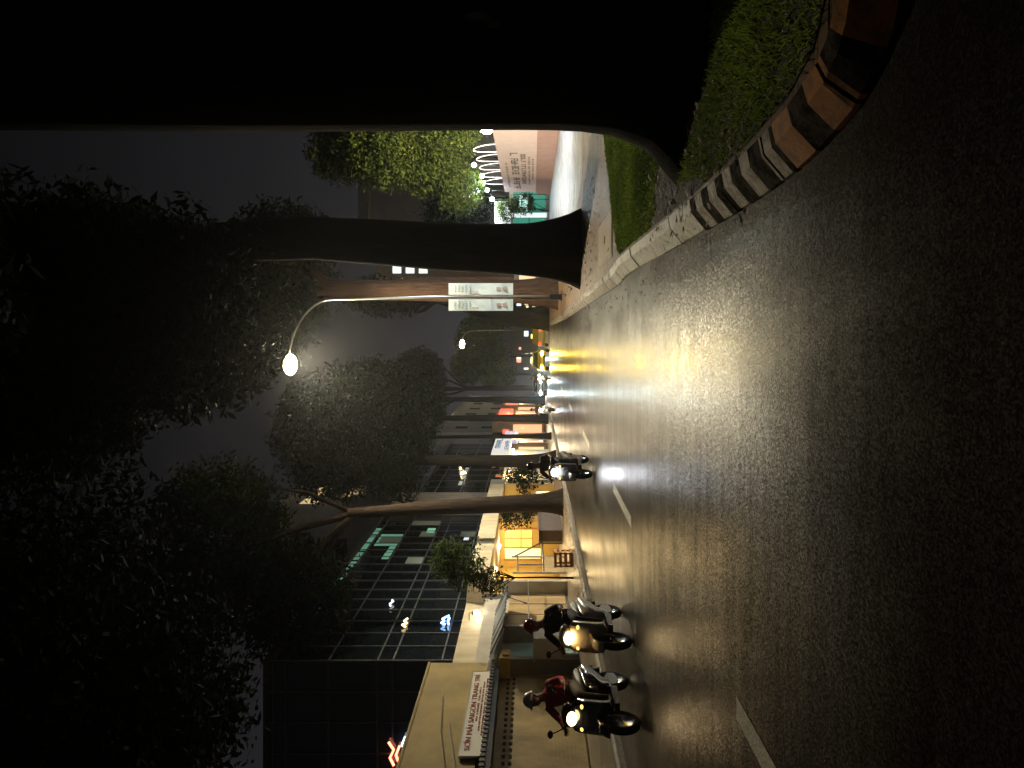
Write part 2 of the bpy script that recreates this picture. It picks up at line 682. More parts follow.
# left kerb and pavement
pl2 = resample(KERB_L, .5)
secs2 = [(0, -.02), (0, .1), (.03, .14), (.2, .15), (.2, -.02)]
of2 = [offset(pl2, s[0]) for s in secs2]
if of2[3][20].x > pl2[20].x:
    of2 = [offset(pl2, -s[0]) for s in secs2]
b = MB()
for i in range(len(pl2) - 1):
    vs = []
    for j in (i, i + 1):
        for k, s in enumerate(secs2):
            vs.append((of2[k][j].x, of2[k][j].y, s[1] + random.uniform(-.008, .008) * (k in (1, 2, 3))))
    n = len(secs2)
    b.add(vs, [(k, k + 1, n + k + 1, n + k) for k in range(n - 1)])
tag(b.build('kerb', KGREY), 'low grey kerb along the far left side of the road', None, None, 'structure')
PAVL = paver('left_paving', (.24, .19, .13), (.06, .05, .04), .4, .4, .4, .4)
b = MB()
for i in range(len(pl2) - 1):
    a, c = of2[3][i], of2[3][i + 1]
    if a.x < -39 or c.y > 68.4 and c.x < -8.9:
        continue
    b.quad((a.x, a.y, .15), (c.x, c.y, .15), (-60, c.y, .15), (-60, a.y, .15))
tag(b.build('pavement', PAVL), 'tiled pavement under the row of street trees', None, None, 'structure')

# planting bed with grass
BED = [(1.07, 10.9), (1.1, 9.5), (1.1, 6), (1.13, 4.5), (1.2, 3.75), (1.32, 3.4), (1.55, 3.22), (2.2, 3.05), (6.5, 2.95), (6.5, 15.6), (3.6, 13.3), (1.3, 11.3)]
b = MB()
b.add([(x, y, .156) for x, y in BED], [tuple(range(len(BED)))])
tag(b.build('flower_bed', SOIL), 'bare damp soil of the corner bed between kerb and big trunk', None, None, 'structure')


def inside(x, y, poly):
    c = False
    n = len(poly)
    for i in range(n):
        (x1, y1), (x2, y2) = poly[i], poly[(i + 1) % n]
        if (y1 > y) != (y2 > y) and x < (x2 - x1) * (y - y1) / (y2 - y1) + x1:
            c = not c
    return c


TR = Vector((2.66, 6.6))          # near tree
rg = random.Random(9)
b = MB()
cnt = 0
while cnt < 95000:
    x, y = rg.uniform(1.1, 6.4), rg.uniform(2.9, 15.4)
    if not inside(x, y, BED):
        continue
    dd = math.hypot(x - TR.x, (y - TR.y) * .85)
    nn = noise.noise(Vector((x * 1.3, y * 1.3, 2)))
    if dd < 1.22 + nn * .2:
        continue
    if x < 1.2 + .1 * nn and y < 8.0 and y > 5.6:
        continue
    if 6.2 + .4 * nn < y < 7.7 + .3 * nn and x < 2.2:
        continue
    h = rg.uniform(.02, .042) * (1 + .5 * nn)
    a = rg.uniform(0, 6.28)
    w = rg.uniform(.008, .015) if y > 7.5 else rg.uniform(.003, .006)
    if y < 7.5:
        h *= 1.35
    lx, ly = rg.gauss(0, .03), rg.gauss(0, .03)
    dx, dy = math.cos(a) * w, math.sin(a) * w
    b.add([(x - dx, y - dy, .155), (x + dx, y + dy, .155), (x + lx * .5 + dx * .6, y + ly * .5 + dy * .6, .155 + h * .6), (x + lx, y + ly, .155 + h)],
          [(0, 1, 2, 3)])
    cnt += 1
tag(b.build('grass', GRASSM), 'short green grass of the corner bed around the big trunk', 'grass', None, 'stuff')

# leaf litter
LITTER = mat('brown_dead_leaves', (.2, .11, .05), .7, .5, 20)
b = MB()


def litter(n, fx, fy, z, s=.045):
    for _ in range(n):
        x, y = fx(), fy()
        a = rg.uniform(0, 6.28)
        l, w = rg.uniform(.6, 1.5) * s, rg.uniform(.3, .6) * s
        ca, sa = math.cos(a), math.sin(a)
        t = rg.uniform(-.5, .5) * l
        vs = [(x - ca * l, y - sa * l, z + .006), (x + sa * w, y - ca * w, z + .01 + abs(t) * .5), (x + ca * l, y + sa * l, z + .008 + abs(t)), (x - sa * w, y + ca * w, z + .016)]
        b.add(vs, [(0, 1, 2, 3)])


litter(500, lambda: TR.x + rg.gauss(-.9, .5), lambda: TR.y + rg.gauss(0, .9), .16)
litter(330, lambda: 2.2 + rg.gauss(0, 1.0), lambda: 17.5 + rg.gauss(0, 2.2), .155, .06)
litter(260, lambda: 1.1 + abs(rg.gauss(0, .8)), lambda: 27 + rg.gauss(0, 5), .155, .09)
litter(120, lambda: .5 + rg.gauss(0, .14), lambda: rg.uniform(8, 20), .0, .035)
litter(420, lambda: -7.3 + rg.gauss(0, .45), lambda: rg.uniform(17, 34), .15, .06)
litter(120, lambda: -6.75 + rg.gauss(0, .15), lambda: rg.uniform(12, 34), .0, .05)
tag(b.build('fallen_leaves', LITTER), 'brown dead leaves scattered on pavement and kerb edges', 'leaves', None, 'stuff')

# ------------------------------------------------------------------ trees


def trunk_mesh(b, base, pts, n=22, flare=.6, fh=1.1, seed=1, ribs=5, lump=.07):
    """pts: list of (x, y, z, r) relative to base; buttressed foot"""
    rr = random.Random(seed)
    ph = [rr.uniform(0, 6.28) for _ in range(4)]
    prof = []
    for (p, q) in zip(pts[:-1], pts[1:]):
        L = max(1, int((q[2] - p[2]) / .3))
        for i in range(L):
            t = i / L
            prof.append([p[k] + (q[k] - p[k]) * t for k in range(4)])
    prof.append(list(pts[-1]))
    vs, fs = [], []
    for (x, y, z, r) in prof:
        for k in range(n):
            w = 2 * math.pi * k / n
            fl = math.exp(-z / fh) * flare
            rib = .5 + .5 * math.cos(ribs * w + ph[0])
            lum = lump * (math.cos(2 * w + ph[1] + z * .5) + .6 * math.cos(3 * w + ph[2] - z * .8) + .5 * math.cos(7 * w + ph[3] + z * .25))
            q = r * (1 + lum * .5 + fl * (.55 + .9 * rib))
            vs.append((base[0] + x + q * math.cos(w), base[1] + y + q * math.sin(w), base[2] + z))
    for i in range(len(prof) - 1):
        for k in range(n):
            k2 = (k + 1) % n
            fs.append((i * n + k, i * n + k2, (i + 1) * n + k2, (i + 1) * n + k))
    b.add(vs, fs)


def crown_mesh(blobs, dens, leaf, seed, clump=.75, per=34):
    rr = random.Random(seed)
    b = MB()
    centres = []
    for (c, r) in blobs:
        vol = r[0] * r[1] * r[2]
        nc = max(6, int(dens * 2.4 * vol ** .75))
        for _ in range(nc):
            d = Vector((rr.gauss(0, 1), rr.gauss(0, 1), rr.gauss(0, 1))).normalized()
            k = rr.uniform(.25, 1.0) ** .5
            cc = Vector((c[0] + d.x * r[0] * k, c[1] + d.y * r[1] * k, c[2] + d.z * r[2] * k))
            centres.append(cc)
            cr = clump * rr.uniform(.55, 1.25)
            for _ in range(int(per * rr.uniform(.6, 1.3))):
                o = Vector((rr.gauss(0, 1), rr.gauss(0, 1), rr.gauss(0, .8))).normalized() * (cr * rr.random() ** .45)
                p = cc + o
                u = Vector((rr.gauss(0, 1), rr.gauss(0, 1), rr.gauss(0, .6))).normalized()
                v = u.cross(Vector((rr.gauss(0, .5), rr.gauss(0, .5), 1))).normalized()
                l, w = leaf * rr.uniform(.5, 1.6), leaf * rr.uniform(.3, .6)
                b.add([p - u * l * .5, p + v * w * .5 - u * l * .05, p + u * l * .55, p - v * w * .5], [(0, 1, 2, 3)])
    return b, centres


def tree(name, label, base, pts, blobs, dens, leaf, seed, lm, bm_, group=None, flare=.6, fh=1.1, limbs=7, clump=.75, per=34, n=22, lump=.07):
    t = thing(name, label, 'tree', base, 0, group)
    b = MB()
    trunk_mesh(b, (0, 0, 0), pts, n, flare, fh, seed, lump=lump)
    top = Vector(pts[-1][:3])
    rel = [((c[0] - base[0], c[1] - base[1], c[2] - base[2]), r) for (c, r) in blobs]
    cb, cs = crown_mesh(rel, dens, leaf, seed + 50, clump, per)
    rr = random.Random(seed + 7)
    r0 = pts[-1][3]
    b2 = MB()
    for q in rr.sample(cs, min(limbs, len(cs))):
        mid = top.lerp(q, .5) + Vector((rr.gauss(0, .4), rr.gauss(0, .4), rr.uniform(.1, .9)))
        k0 = rr.uniform(.35, .6)
        b2.tube([top - Vector((0, 0, .3)), top.lerp(mid, .5) + Vector((rr.gauss(0, .15), 0, .1)), mid, q], [r0 * k0 * 1.3, r0 * k0, r0 * k0 * .6, .03], 7)
    b.build('trunk', bm_, t, True)
    b2.build('limbs', bm_, t, True)
    cb.build('crown', lm, t)
    return t


# big tree beside the kerb
tree('street_tree', 'huge dark trunk rising from the grass bed at the striped corner kerb', (TR.x, TR.y, .14),
     [(0, 0, 0, .82), (0, 0, 1.2, .82), (.0, 0, 4.5, .825), (.02, 0, 9.5, .81)],
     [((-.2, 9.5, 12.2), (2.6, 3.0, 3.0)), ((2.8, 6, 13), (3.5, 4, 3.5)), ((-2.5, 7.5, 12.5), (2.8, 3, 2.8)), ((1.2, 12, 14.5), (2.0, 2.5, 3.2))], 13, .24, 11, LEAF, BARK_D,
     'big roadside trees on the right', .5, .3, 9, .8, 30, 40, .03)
scar = MB()
scar.ell((-.15, -.815, 1.8), (.045, .03, .11), 12, 8)
scar.ell((-.2, -.8, 1.68), (.03, .025, .06), 10, 6)
scar.build('bark_scar', bark('pale_bark_scar', (.3, .25, .2)), [o for o in C.objects if o.name == 'street_tree'][0], True)
# second tree
tree('street_tree', 'thick dark trunk behind the grass bed, foot spread over brick pavement', (2.2, 20, .14),
     [(0, 0, 0, .68), (-.05, 0, 1.5, .66), (0, 0, 4, .64), (.25, 0, 7.5, .6), (.1, 0, 11, .55)],
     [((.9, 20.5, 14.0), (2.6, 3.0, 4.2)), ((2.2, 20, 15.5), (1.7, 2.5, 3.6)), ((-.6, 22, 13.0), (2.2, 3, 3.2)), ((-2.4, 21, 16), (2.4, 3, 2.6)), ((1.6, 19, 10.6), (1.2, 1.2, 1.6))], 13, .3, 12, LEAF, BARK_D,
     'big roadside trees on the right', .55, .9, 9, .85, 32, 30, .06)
# third tree, lit by the lamp
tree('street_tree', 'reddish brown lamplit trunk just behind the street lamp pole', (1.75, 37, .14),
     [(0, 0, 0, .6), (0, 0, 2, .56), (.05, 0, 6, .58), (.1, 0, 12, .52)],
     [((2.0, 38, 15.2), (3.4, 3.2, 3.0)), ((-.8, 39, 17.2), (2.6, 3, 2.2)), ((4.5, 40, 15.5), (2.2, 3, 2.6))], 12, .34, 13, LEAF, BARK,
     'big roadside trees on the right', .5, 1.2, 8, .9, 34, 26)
tree('street_tree', 'slim dark tree between banner pole and distant lamp', (.55, 56, .14),
     [(0, 0, 0, .75), (0, 0, 2, .72), (.1, 0, 3.6, .66), (1.6, 0, 9, .4)],
     [((2.0, 57, 12.4), (1.1, 2, 1.7)), ((2.4, 58, 14.6), (1.3, 2, 1.6))], 12, .36, 14, LEAF, BARK_D,
     'big roadside trees on the right', .4, 1.2, 7, .9, 34)

# row of trees on the left pavement
LG = 'street trees in a row along the left pavement'
rows = [
    (12.0, -8.3, .42, [((-6.6, 12.5, 9.6), (3.0, 3.0, 2.4)), ((-5.2, 14.5, 11.2), (2.2, 2.4, 1.9)), ((-7.4, 14, 9.2), (2.3, 2.6, 1.7)), ((-9.5, 16, 10.8), (3, 3, 2.4)), ((-8.6, 12.5, 11.5), (2.6, 2.6, 2.0))],
     'dark leafy tree overhanging the yellow shop roof, its trunk out of view', .2),
    (31.0, -7.7, .37, [((-9.6, 31, 15.2), (3.6, 3.2, 3.0)), ((-11.5, 30, 11.5), (2.4, 2.6, 2.2))],
     'leaning bare brown trunk in front of the cream canopy', .3),
    (40.0, -7.7, .38, [((-6.1, 40.5, 11.9), (3.9, 4.2, 4.0)), ((-7.2, 41, 9.4), (2.6, 3, 2.2)), ((-4.4, 41, 10.2), (2.4, 3, 2.6))],
     'stout trunk with a full round crown, behind the distant scooter', .34),
    (49.5, -7.75, .16, [((-6.5, 50, 11.2), (3.2, 3.4, 3))], 'thin straight trunk directly beside the white sign with blue lettering', .34),
    (59.0, -7.75, .33, [((-6.6, 60, 12.0), (3.4, 3.4, 3.2))], 'dark trunk between the blue lettered sign and the red lit shop', .36),
    (73.0, -7.75, .36, [((-6.9, 74, 14.0), (3.6, 3.6, 3.0))], 'dark trunk at the far edge of the red lit shop', .4),
    (87.0, -7.7, .38, [((-6.8, 88, 15.5), (3.8, 3.6, 3.2))], 'slender dark trunk, last of its row, against the lamplit far trees', .42),
]
for i, (d, x, r, blobs, label, leaf) in enumerate(rows):
    lean = -.55 if i == 1 else (-.1 + .1 * (i % 3))
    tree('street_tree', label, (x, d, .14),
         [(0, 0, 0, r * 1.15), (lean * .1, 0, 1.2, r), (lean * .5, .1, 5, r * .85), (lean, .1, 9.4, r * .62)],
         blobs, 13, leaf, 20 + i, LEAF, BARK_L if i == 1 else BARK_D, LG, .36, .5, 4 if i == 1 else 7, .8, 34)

# small tree with stake by the gate
tree('young_tree', 'small leafy young tree on a thin dark stem before the gate', P(580, 578, 23) * 1.0 - Vector((0, 0, 0)),
     [(0, 0, 0, .035), (.02, 0, 1.2, .03), (0, .02, 2.4, .025)],
     [(P(468, 566, 23.2), (.75, .7, .85)), (P(445, 560, 23.2), (.6, .6, .55)), (P(488, 580, 23.2), (.5, .5, .5))], 60, .15, 41, LEAF_B, BARK_D, None, .2, .3, 6, .3, 20, 8)

# trees round the forecourt on the right
RG = 'trees behind the pink sign wall'
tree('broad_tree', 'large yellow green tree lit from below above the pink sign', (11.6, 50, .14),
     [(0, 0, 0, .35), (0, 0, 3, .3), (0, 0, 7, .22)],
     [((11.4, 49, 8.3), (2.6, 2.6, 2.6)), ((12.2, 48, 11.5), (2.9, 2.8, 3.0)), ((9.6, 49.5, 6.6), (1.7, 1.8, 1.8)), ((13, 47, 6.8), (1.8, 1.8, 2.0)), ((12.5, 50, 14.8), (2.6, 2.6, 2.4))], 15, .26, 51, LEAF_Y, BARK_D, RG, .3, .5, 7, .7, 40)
tree('broad_tree', 'dark bushy tree below the pale building with one small window', (10.6, 60, .14),
     [(0, 0, 0, .3), (0, 0, 3, .25), (0, 0, 5.5, .2)],
     [((10.2, 60, 7.2), (2.4, 2.4, 2.4)), ((9.4, 60, 9.2), (1.3, 1.6, 1.4)), ((12, 61, 9), (2.2, 2, 2))], 13, .3, 52, LEAF, BARK_D, RG, .3, .5, 6, .8, 34)
# far trees under the second lamp
FG = 'lamplit trees at the far end of the street'
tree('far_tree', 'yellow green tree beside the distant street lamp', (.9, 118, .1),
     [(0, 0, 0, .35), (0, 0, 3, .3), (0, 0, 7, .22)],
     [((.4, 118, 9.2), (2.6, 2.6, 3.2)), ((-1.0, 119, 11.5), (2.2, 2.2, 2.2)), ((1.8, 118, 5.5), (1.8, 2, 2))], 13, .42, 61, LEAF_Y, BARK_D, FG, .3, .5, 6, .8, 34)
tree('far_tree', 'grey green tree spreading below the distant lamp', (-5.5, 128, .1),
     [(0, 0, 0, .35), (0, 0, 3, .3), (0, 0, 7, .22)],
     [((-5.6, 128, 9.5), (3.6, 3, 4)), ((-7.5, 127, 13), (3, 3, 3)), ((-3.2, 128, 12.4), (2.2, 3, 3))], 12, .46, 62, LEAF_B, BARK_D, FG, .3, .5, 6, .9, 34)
tree('far_tree', 'little lime green tree low behind the last trunk of the row', (-7.8, 112, .1),
     [(0, 0, 0, .2), (0, 0, 2, .16), (0, 0, 4, .12)],
     [((-8.0, 112, 6.2), (2.1, 2, 2.0)), ((-8.9, 112, 8.0), (1.3, 1.4, 1.3))], 13, .4, 63, LEAF_B, BARK_D, FG, .3, .5, 5, .8, 30)

# potted and bedded shrubs by the gate
def shrub(label, base, blobs, seed, leaf=.16, lm=LEAF, grp='shrubs behind the forecourt planter'):
    t = thing('shrub', label, 'shrub', base, 0, grp)
    rel = [((c[0] - base[0], c[1] - base[1], c[2] - base[2]), r) for (c, r) in blobs]
    cb, cs = crown_mesh(rel, 36, leaf, seed, .35, 20)
    b = MB()
    rr = random.Random(seed)
    for q in rr.sample(cs, min(6, len(cs))):
        b.tube([(0, 0, 0), q * .5 + Vector((0, 0, .1)), q], [.025, .018, .006], 5)
    b.build('stem', BARK_D, t)
    cb.build('crown', lm, t)


# ------------------------------------------------------------------ street lamps
LAMPG = 'street lamps on curved poles'


def street_lamp(label, base, h, arm, power, col, banner=True, size=1.7, em=150):
    t = thing('street_lamp', label, 'street lamp', base, 0, LAMPG)
    b = MB()
    b.box(-.17, .17, -.17, .17, 0, .05)
    b.box(-.13, .13, -.13, .13, .05, .55)
    b.build('base_box', DARKMETAL, t, bevel=.01)
    pts = [(0, 0, .3), (0, 0, h * .5), (-.12, 0, h - 1.6)]
    k0 = Vector(pts[-1])
    end = Vector((-arm, 0, h))
    for i in range(1, 11):
        a = math.pi / 2 * i / 10
        pts.append((k0.x + (end.x - k0.x + .25) * (1 - math.cos(a)), -.9 * (1 - math.cos(a)), k0.z + (h - k0.z) * math.sin(a)))
    pts[-1] = (end.x + .25, -.9, h)
    rad = [.095 - .055 * min(1, p[2] / h) for p in pts]
    b = MB()
    b.tube(pts, rad, 12)
    b.build('pole', METAL, t, True)
    b = MB()
    b.ell((end.x - .12, -.92, h + .02), (.42, .17, .11), 16, 8)
    b.build('lamp_head', mat('lamp_casing', (.4, .4, .38), .4, .1, metal=.6), t, True)
    b = MB()
    b.ell((end.x - .15, -.92, h - .07), (.27 * size, .2 * size, .16 * size), 16, 6)
    b.build('lamp_glass', glow('lamp_glow_%d' % int(h * 10), (1.0, .8, .4), em), t, True)
    lamp('lamp_light', 'SPOT', (end.x - .15, -.92, h - .26), power, col, .22, t, (0, 0, -1), 166, .8)
    lamp('lamp_spill', 'POINT', (end.x - .15, -.92, h - .42), 300, col, .22, t)
    if banner:
        BANC = mat('pale_banner_cloth', (.8, .82, .7), .6, .1, 1.2)
        INKP = mat('faded_pink_print', (.55, .38, .3), .6, .2, 3)
        INKG = mat('faded_grey_print', (.45, .48, .42), .6, .2, 3)
        for s in (-1, 1):
            x0, x1 = (.1, .62) if s > 0 else (-.62, -.1)
            b = MB()
            N = 12
            for i in range(N):
                za, zb = 2.2 + 2.9 * i / N, 2.2 + 2.9 * (i + 1) / N
                ya, yb = .008 * math.sin(i * 1.1 + s), .008 * math.sin((i + 1) * 1.1 + s)
                b.quad((x0, -.06 + ya, za), (x1, -.06 + ya * .4, za), (x1, -.06 + yb * .4, zb), (x0, -.06 + yb, zb))
            bo = b.build('banner', BANC, t)
            so = bo.modifiers.new('thick', 'SOLIDIFY')
            so.thickness = .012
            rr = random.Random(5 + s)
            p1 = MB()
            for k in range(5):
                z = 4.75 - k * .16
                xa = x0 + .08 + rr.uniform(0, .05)
                while xa < x1 - .1:
                    w = rr.uniform(.03, .08)
                    p1.box(xa, min(xa + w, x1 - .06), -.105, -.1, z, z + rr.uniform(.05, .1))
                    xa += w + .02
            p1.build('banner_print', INKG, bo)
            p2 = MB()
            p2.box(x0 + .1, x0 + .16, -.105, -.1, 3.75, 4.05)
            p2.box(x0 + .2, x0 + .34, -.105, -.1, 2.75, 2.95)
            p2.add([(x0 + .12, -.104, 2.45), (x1 - .12, -.104, 2.5), (x0 + .3, -.104, 2.72)], [(0, 1, 2)])
            p2.build('banner_print', INKP, bo)
        for z in (2.25, 5.05):
            b = MB()
            b.tube([(-.62, 0, z), (.62, 0, z)], .015, 6)
            b.build('banner_bracket', METAL, t)
    return t


street_lamp('glowing street lamp on a tall curved pole carrying two pale banners', (1.26, 32, .15), 12.0, 2.85, 46000, (1.0, .87, .6))
street_lamp('distant glowing street lamp above the far yellow green tree', (-.8, 110, .1), 12.2, 2.0, 32000, (1.0, .88, .6), False, 2.4, 80)

# ------------------------------------------------------------------ left side buildings
random.seed(8)


def marks(b, x, y0, y1, z, h, rr, wmin=.05, wmax=.12, gap=.03, face=1, word=.3):
    """a line of unreadable lettering on a plane facing +x / -x"""
    y = y0
    while y < y1:
        w = rr.uniform(wmin, wmax)
        if rr.random() > word * .4:
            zz = z + rr.uniform(0, .06) * h
            th = w * .28
            xs = (x, x + .006) if face > 0 else (x - .006, x)
            q = rr.randrange(1, 8)
            b.box(*xs, y, y + th, zz, zz + h * .9)
            if q & 1:
                b.box(*xs, y + th * 1.01, y + w, zz + h * .74, zz + h * .9)
            if q & 2:
                b.box(*xs, y + th * 1.01, y + w * .85, zz + h * .37, zz + h * .53)
            if q & 4:
                b.box(*xs, y + th * 1.01, y + w, zz, zz + h * .16)
            if rr.random() < .5:
                b.box(*xs, y + w - th, y + w * 1.001, zz + h * .165, zz + h * .735)
        y += w + gap


# yellow shop
sh = thing('shop', 'yellow rendered shop with white signboard over a shuttered front', 'shop', (-9.8, 16.5, .15))
b = MB()
b.box(-6, 0, -6.5, 4.1, 2.62, 4.3)
b.box(-6, -.35, -6.5, 4.1, 0, 2.62)
b.box(-6, .02, -6.52, 4.12, 4.3, 4.36)
b.build('wall', YELLOWWALL, sh)
b = MB()
b.box(-.35, .16, -6.5, 4.0, 2.42, 2.5)
for i in range(58):
    y = -6.4 + i * .18
    b.box(.16, .18, y, y + .09, 2.4, 2.52)
b.box(-.33, -.02, -6.4, 3.95, 2.28, 2.42)
b.build('awning', DARKMETAL, sh)
b = MB()
z = .05
while z < 2.2:
    b.box(-.35, -.3, -6.3, 3.9, z, z + .075)
    b.box(-.35, -.306, -6.3, 3.9, z + .0751, z + .0949)
    z += .095
for k in range(2):
    y = -6.2
    while y < 3.7:
        b.box(-.3, -.294, y, y + .13, 1.98 - k * .16, 2.06 - k * .16, 1)
        y += .26
b.build('roller_shutter', [SHUTTER, KBLACK], sh)
b = MB()
b.tube([(.03, -4.6, 2.9), (.05, -2, 3.05), (.03, .6, 3.55), (.03, 2.2, 3.7)], .009, 6)
b.tube([(.03, -4.6, 2.8), (.06, -1.4, 2.95), (.03, 1.0, 3.4)], .008, 6)
b.build('cable', BLACKPLASTIC, sh)
sg = thing('signboard', 'long white signboard with red lettering on the yellow wall', 'sign', (-9.76, 0, 0))
b = MB()
b.box(0, .05, 16.0, 19.9, 2.62, 3.14)
b.build('board', WHITEBOARD, sg)
b = MB()
for (z0, z1) in ((2.6, 2.62), (3.14, 3.16)):
    b.box(-.01, .06, 15.98, 19.92, z0, z1)
for (y0, y1) in ((15.98, 16.0), (19.9, 19.92)):
    b.box(-.01, .06, y0, y1, 2.62, 3.14)
b.build('sign_frame', METAL, sg)
tm = text_mesh('main_lettering', 'SON MÀI SAIGON TRANG TRÍ', .19, INK_RED, sg, Matrix.Identity(4))
pre = text_mesh('prefix', 'SO', .19, INK_RED, sg, Matrix.Identity(4))
pw_ = pre['w']
bpy.data.objects.remove(pre)
sc = 3.5 / tm['w']
horn = MB()
horn.add([(pw_ - .03, .115, .008), (pw_ + .0, .12, .008), (pw_ + .012, .15, .008), (pw_ + .012, .172, .008), (pw_ - .01, .172, .008), (pw_ - .012, .148, .008), (pw_ - .035, .135, .008)], [(0, 1, 2, 3, 4, 5, 6)])
ho_ = horn.build('accent_mark', INK_RED, sg)
ho_.matrix_local = Matrix.Translation((.056, 16.2, 2.93)) @ FACE_E @ Matrix.Diagonal((sc, 1.0, 1, 1))
del tm['w']
tm.matrix_local = Matrix.Translation((.055, 16.2, 2.93)) @ FACE_E @ Matrix.Diagonal((sc, 1.0, 1, 1))
rr = random.Random(3)
b = MB()
marks(b, .052, 17.4, 19.0, 2.845, .05, rr, .02, .05, .015)
marks(b, .052, 17.0, 19.3, 2.765, .045, rr, .02, .05, .015)
marks(b, .052, 16.8, 19.5, 2.685, .045, rr, .02, .045, .012)
b.build('small_lettering', INK_RED, sg)
# junk before the shutter
b = MB()
b.box(-9.9, -9.55, 14.2, 15.2, 1.7, 2.12)
b.box(-9.85, -9.5, 14.3, 15.1, 2.12, 2.16)
b.tube([(-9.6, 14.4, 1.95), (-9.45, 14.4, 1.95), (-9.45, 14.8, 1.95)], .02, 6)
tag(b.build('wall_unit', DARKMETAL, None, bevel=.01), 'dark box hung under the awning in front of the shutter vents', 'box')

# low annex beyond the yellow shop : awning, teal door, tan sliding gate
an = thing('annex', 'low annex with corrugated awning, teal door and tan sliding gate', 'building', (-9.8, 24, .15))
b = MB()
b.box(-4, -.5, -3.4, 3.2, 0, 3.1)
b.box(-.5, .1, -3.4, -3.2, 0, 2.3)
b.box(-.5, .05, 3.0, 3.2, 0, 2.5)
b.box(-.5, .04, -1.0, -.86, 0, 2.3)
b.build('wall', CONCRETE, an)
b = MB()
N = 46
for i in range(N):
    y0, y1 = -3.4 + 5.0 * i / N, -3.4 + 5.0 * (i + 1) / N
    za = .01 * math.sin(i * math.pi / 1.5)
    zb = .01 * math.sin((i + 1) * math.pi / 1.5)
    b.quad((-.6, y0, 2.7 + za), (-.6, y1, 2.7 + zb), (.42, y1, 2.22 + zb), (.42, y0, 2.22 + za))
aw = b.build('awning', mat('blue_grey_sheet', (.07, .078, .085), .75, .3, 2), an)
aw.modifiers.new('t', 'SOLIDIFY').thickness = .02
b = MB()
b.box(-.5, -.44, -2.9, -1.1, .05, 2.1)
b.build('door', mat('teal_panel', (.2, .33, .3), .5, .12, 2), an)
b = MB()
b.box(-.5, -.42, -.8, 3.0, .1, 2.2)
for i in range(5):
    b.box(-.42, -.4, -.8 + i * .93, -.76 + i * .93, .1, 2.2)
b.build('sliding_gate', TANWALL, an)
b = MB()
b.tube([(.1, 1.6, 2.5), (.6, -.5, 1.55)], .025, 6)
b.tube([(.1, -.9, 1.45), (.1, 3.0, 1.5)], .02, 6)
b.build('brace', METAL, an)
b = MB()
b.box(-.45, .3, -3.75, -3.2, 1.98, 2.28)
b.box(.3, .36, -3.65, -3.35, 2.02, 2.2)
b.build('ledge', mat('yellow_ledge', (.62, .47, .12), .5, .2, 3), an, bevel=.01)
# lit bulb on the annex roof
wl = thing('wall_lamp', 'small white bulb lit on the wall above the corrugated awning', 'lamp', P(477, 613, 25.5))
b = MB()
b.ell((0, 0, 0), (.1, .1, .14), 12, 8)
b.build('bulb', glow('white_bulb', (1, .92, .75), 14), wl, True)
b = MB()
b.tube([(0, 0, .12), (0, 0, .28), (-.45, 0, .28)], .02, 6)
b.ell((0, 0, .15), (.07, .07, .05), 10, 5)
b.build('bracket', DARKMETAL, wl)
lamp('bulb_light', 'POINT', (.05, 0, -.05), 60, (1, .85, .6), .1, wl)
# khaki parapet wall behind annex
b = MB()
b.box(-10.9, -10.6, 20.8, 27.2, 3.25, 4.0)
tag(b.build('parapet_wall', CREAMWALL), 'plain khaki wall between the corrugated awning and dark glass block', 'wall')
# white cabinet in front
b = MB()
b.box(-9.75, -9.1, 20.6, 21.5, .55, 1.42)
b.box(-9.7, -9.6, 20.7, 20.8, .15, .55)
b.box(-9.7, -9.6, 21.3, 21.4, .15, .55)
b.box(-9.25, -9.15, 20.7, 20.8, .15, .55)
b.box(-9.25, -9.15, 21.3, 21.4, .15, .55)
b.box(-9.78, -9.07, 20.57, 21.53, 1.42, 1.46)
tag(b.build('utility_cabinet', mat('white_painted_steel', (.7, .68, .64), .4, .1, 4), None, bevel=.012), 'white utility cabinet on short legs beside the teal door', 'cabinet')

# gate house court with cream canopy
gh = thing('gatehouse', 'warmly lit gatehouse court under a long cream canopy', 'building', (-9.8, 34, .15))
b = MB()
b.add([(-3, -6.9, 3.0), (.35, -6.9, 3.0), (.35, 9.5, 3.0), (-3, 9.5, 3.0), (-3, -6.9, 4.1), (.35, -6.9, 3.75), (.35, 9.5, 3.85), (-3, 9.5, 4.1)],
      [(0, 3, 2, 1), (4, 5, 6, 7), (0, 1, 5, 4), (1, 2, 6, 5), (2, 3, 7, 6), (3, 0, 4, 7)])
b.build('canopy', CREAMWALL, gh)
b = MB()
b.box(-3.1, -2.8, -6.8, 12, 0, 3.0)
b.box(-2.8, .1, 9.2, 9.5, 0, 3.0)
b.box(-2.8, .1, 3.0, 3.15, 0, 3.0)
b.build('wall', mat('ochre_wall', (.62, .42, .12), .6, .12, 1.0), gh)
b = MB()
b.box(-.3, -.02, -6.9, -6.6, 0, 3.0)
b.build('column', TANWALL, gh)
b = MB()
b.box(-.3, -.02, 2.6, 2.9, 0, 3.0)
b.build('column', TANWALL, gh)
b = MB()
b.box(-1.75, -.85, 2.95, 2.98, 1.35, 2.75)
b.build('window', glow('warm_window', (1.0, .66, .14), .95), gh)
b = MB()
b.box(-2.35, -1.82, 2.95, 2.98, .9, 2.75)
b.build('window', glow('pale_window', (1.0, .82, .42), 1.15), gh)
b = MB()
b.box(-2.42, -2.35, 2.92, 3.0, .85, 2.82)
b.box(-1.82, -1.75, 2.92, 3.0, .85, 2.82)
b.box(-.85, -.78, 2.92, 3.0, .85, 2.82)
b.box(-1.32, -1.28, 2.93, 2.99, 1.35, 2.75)
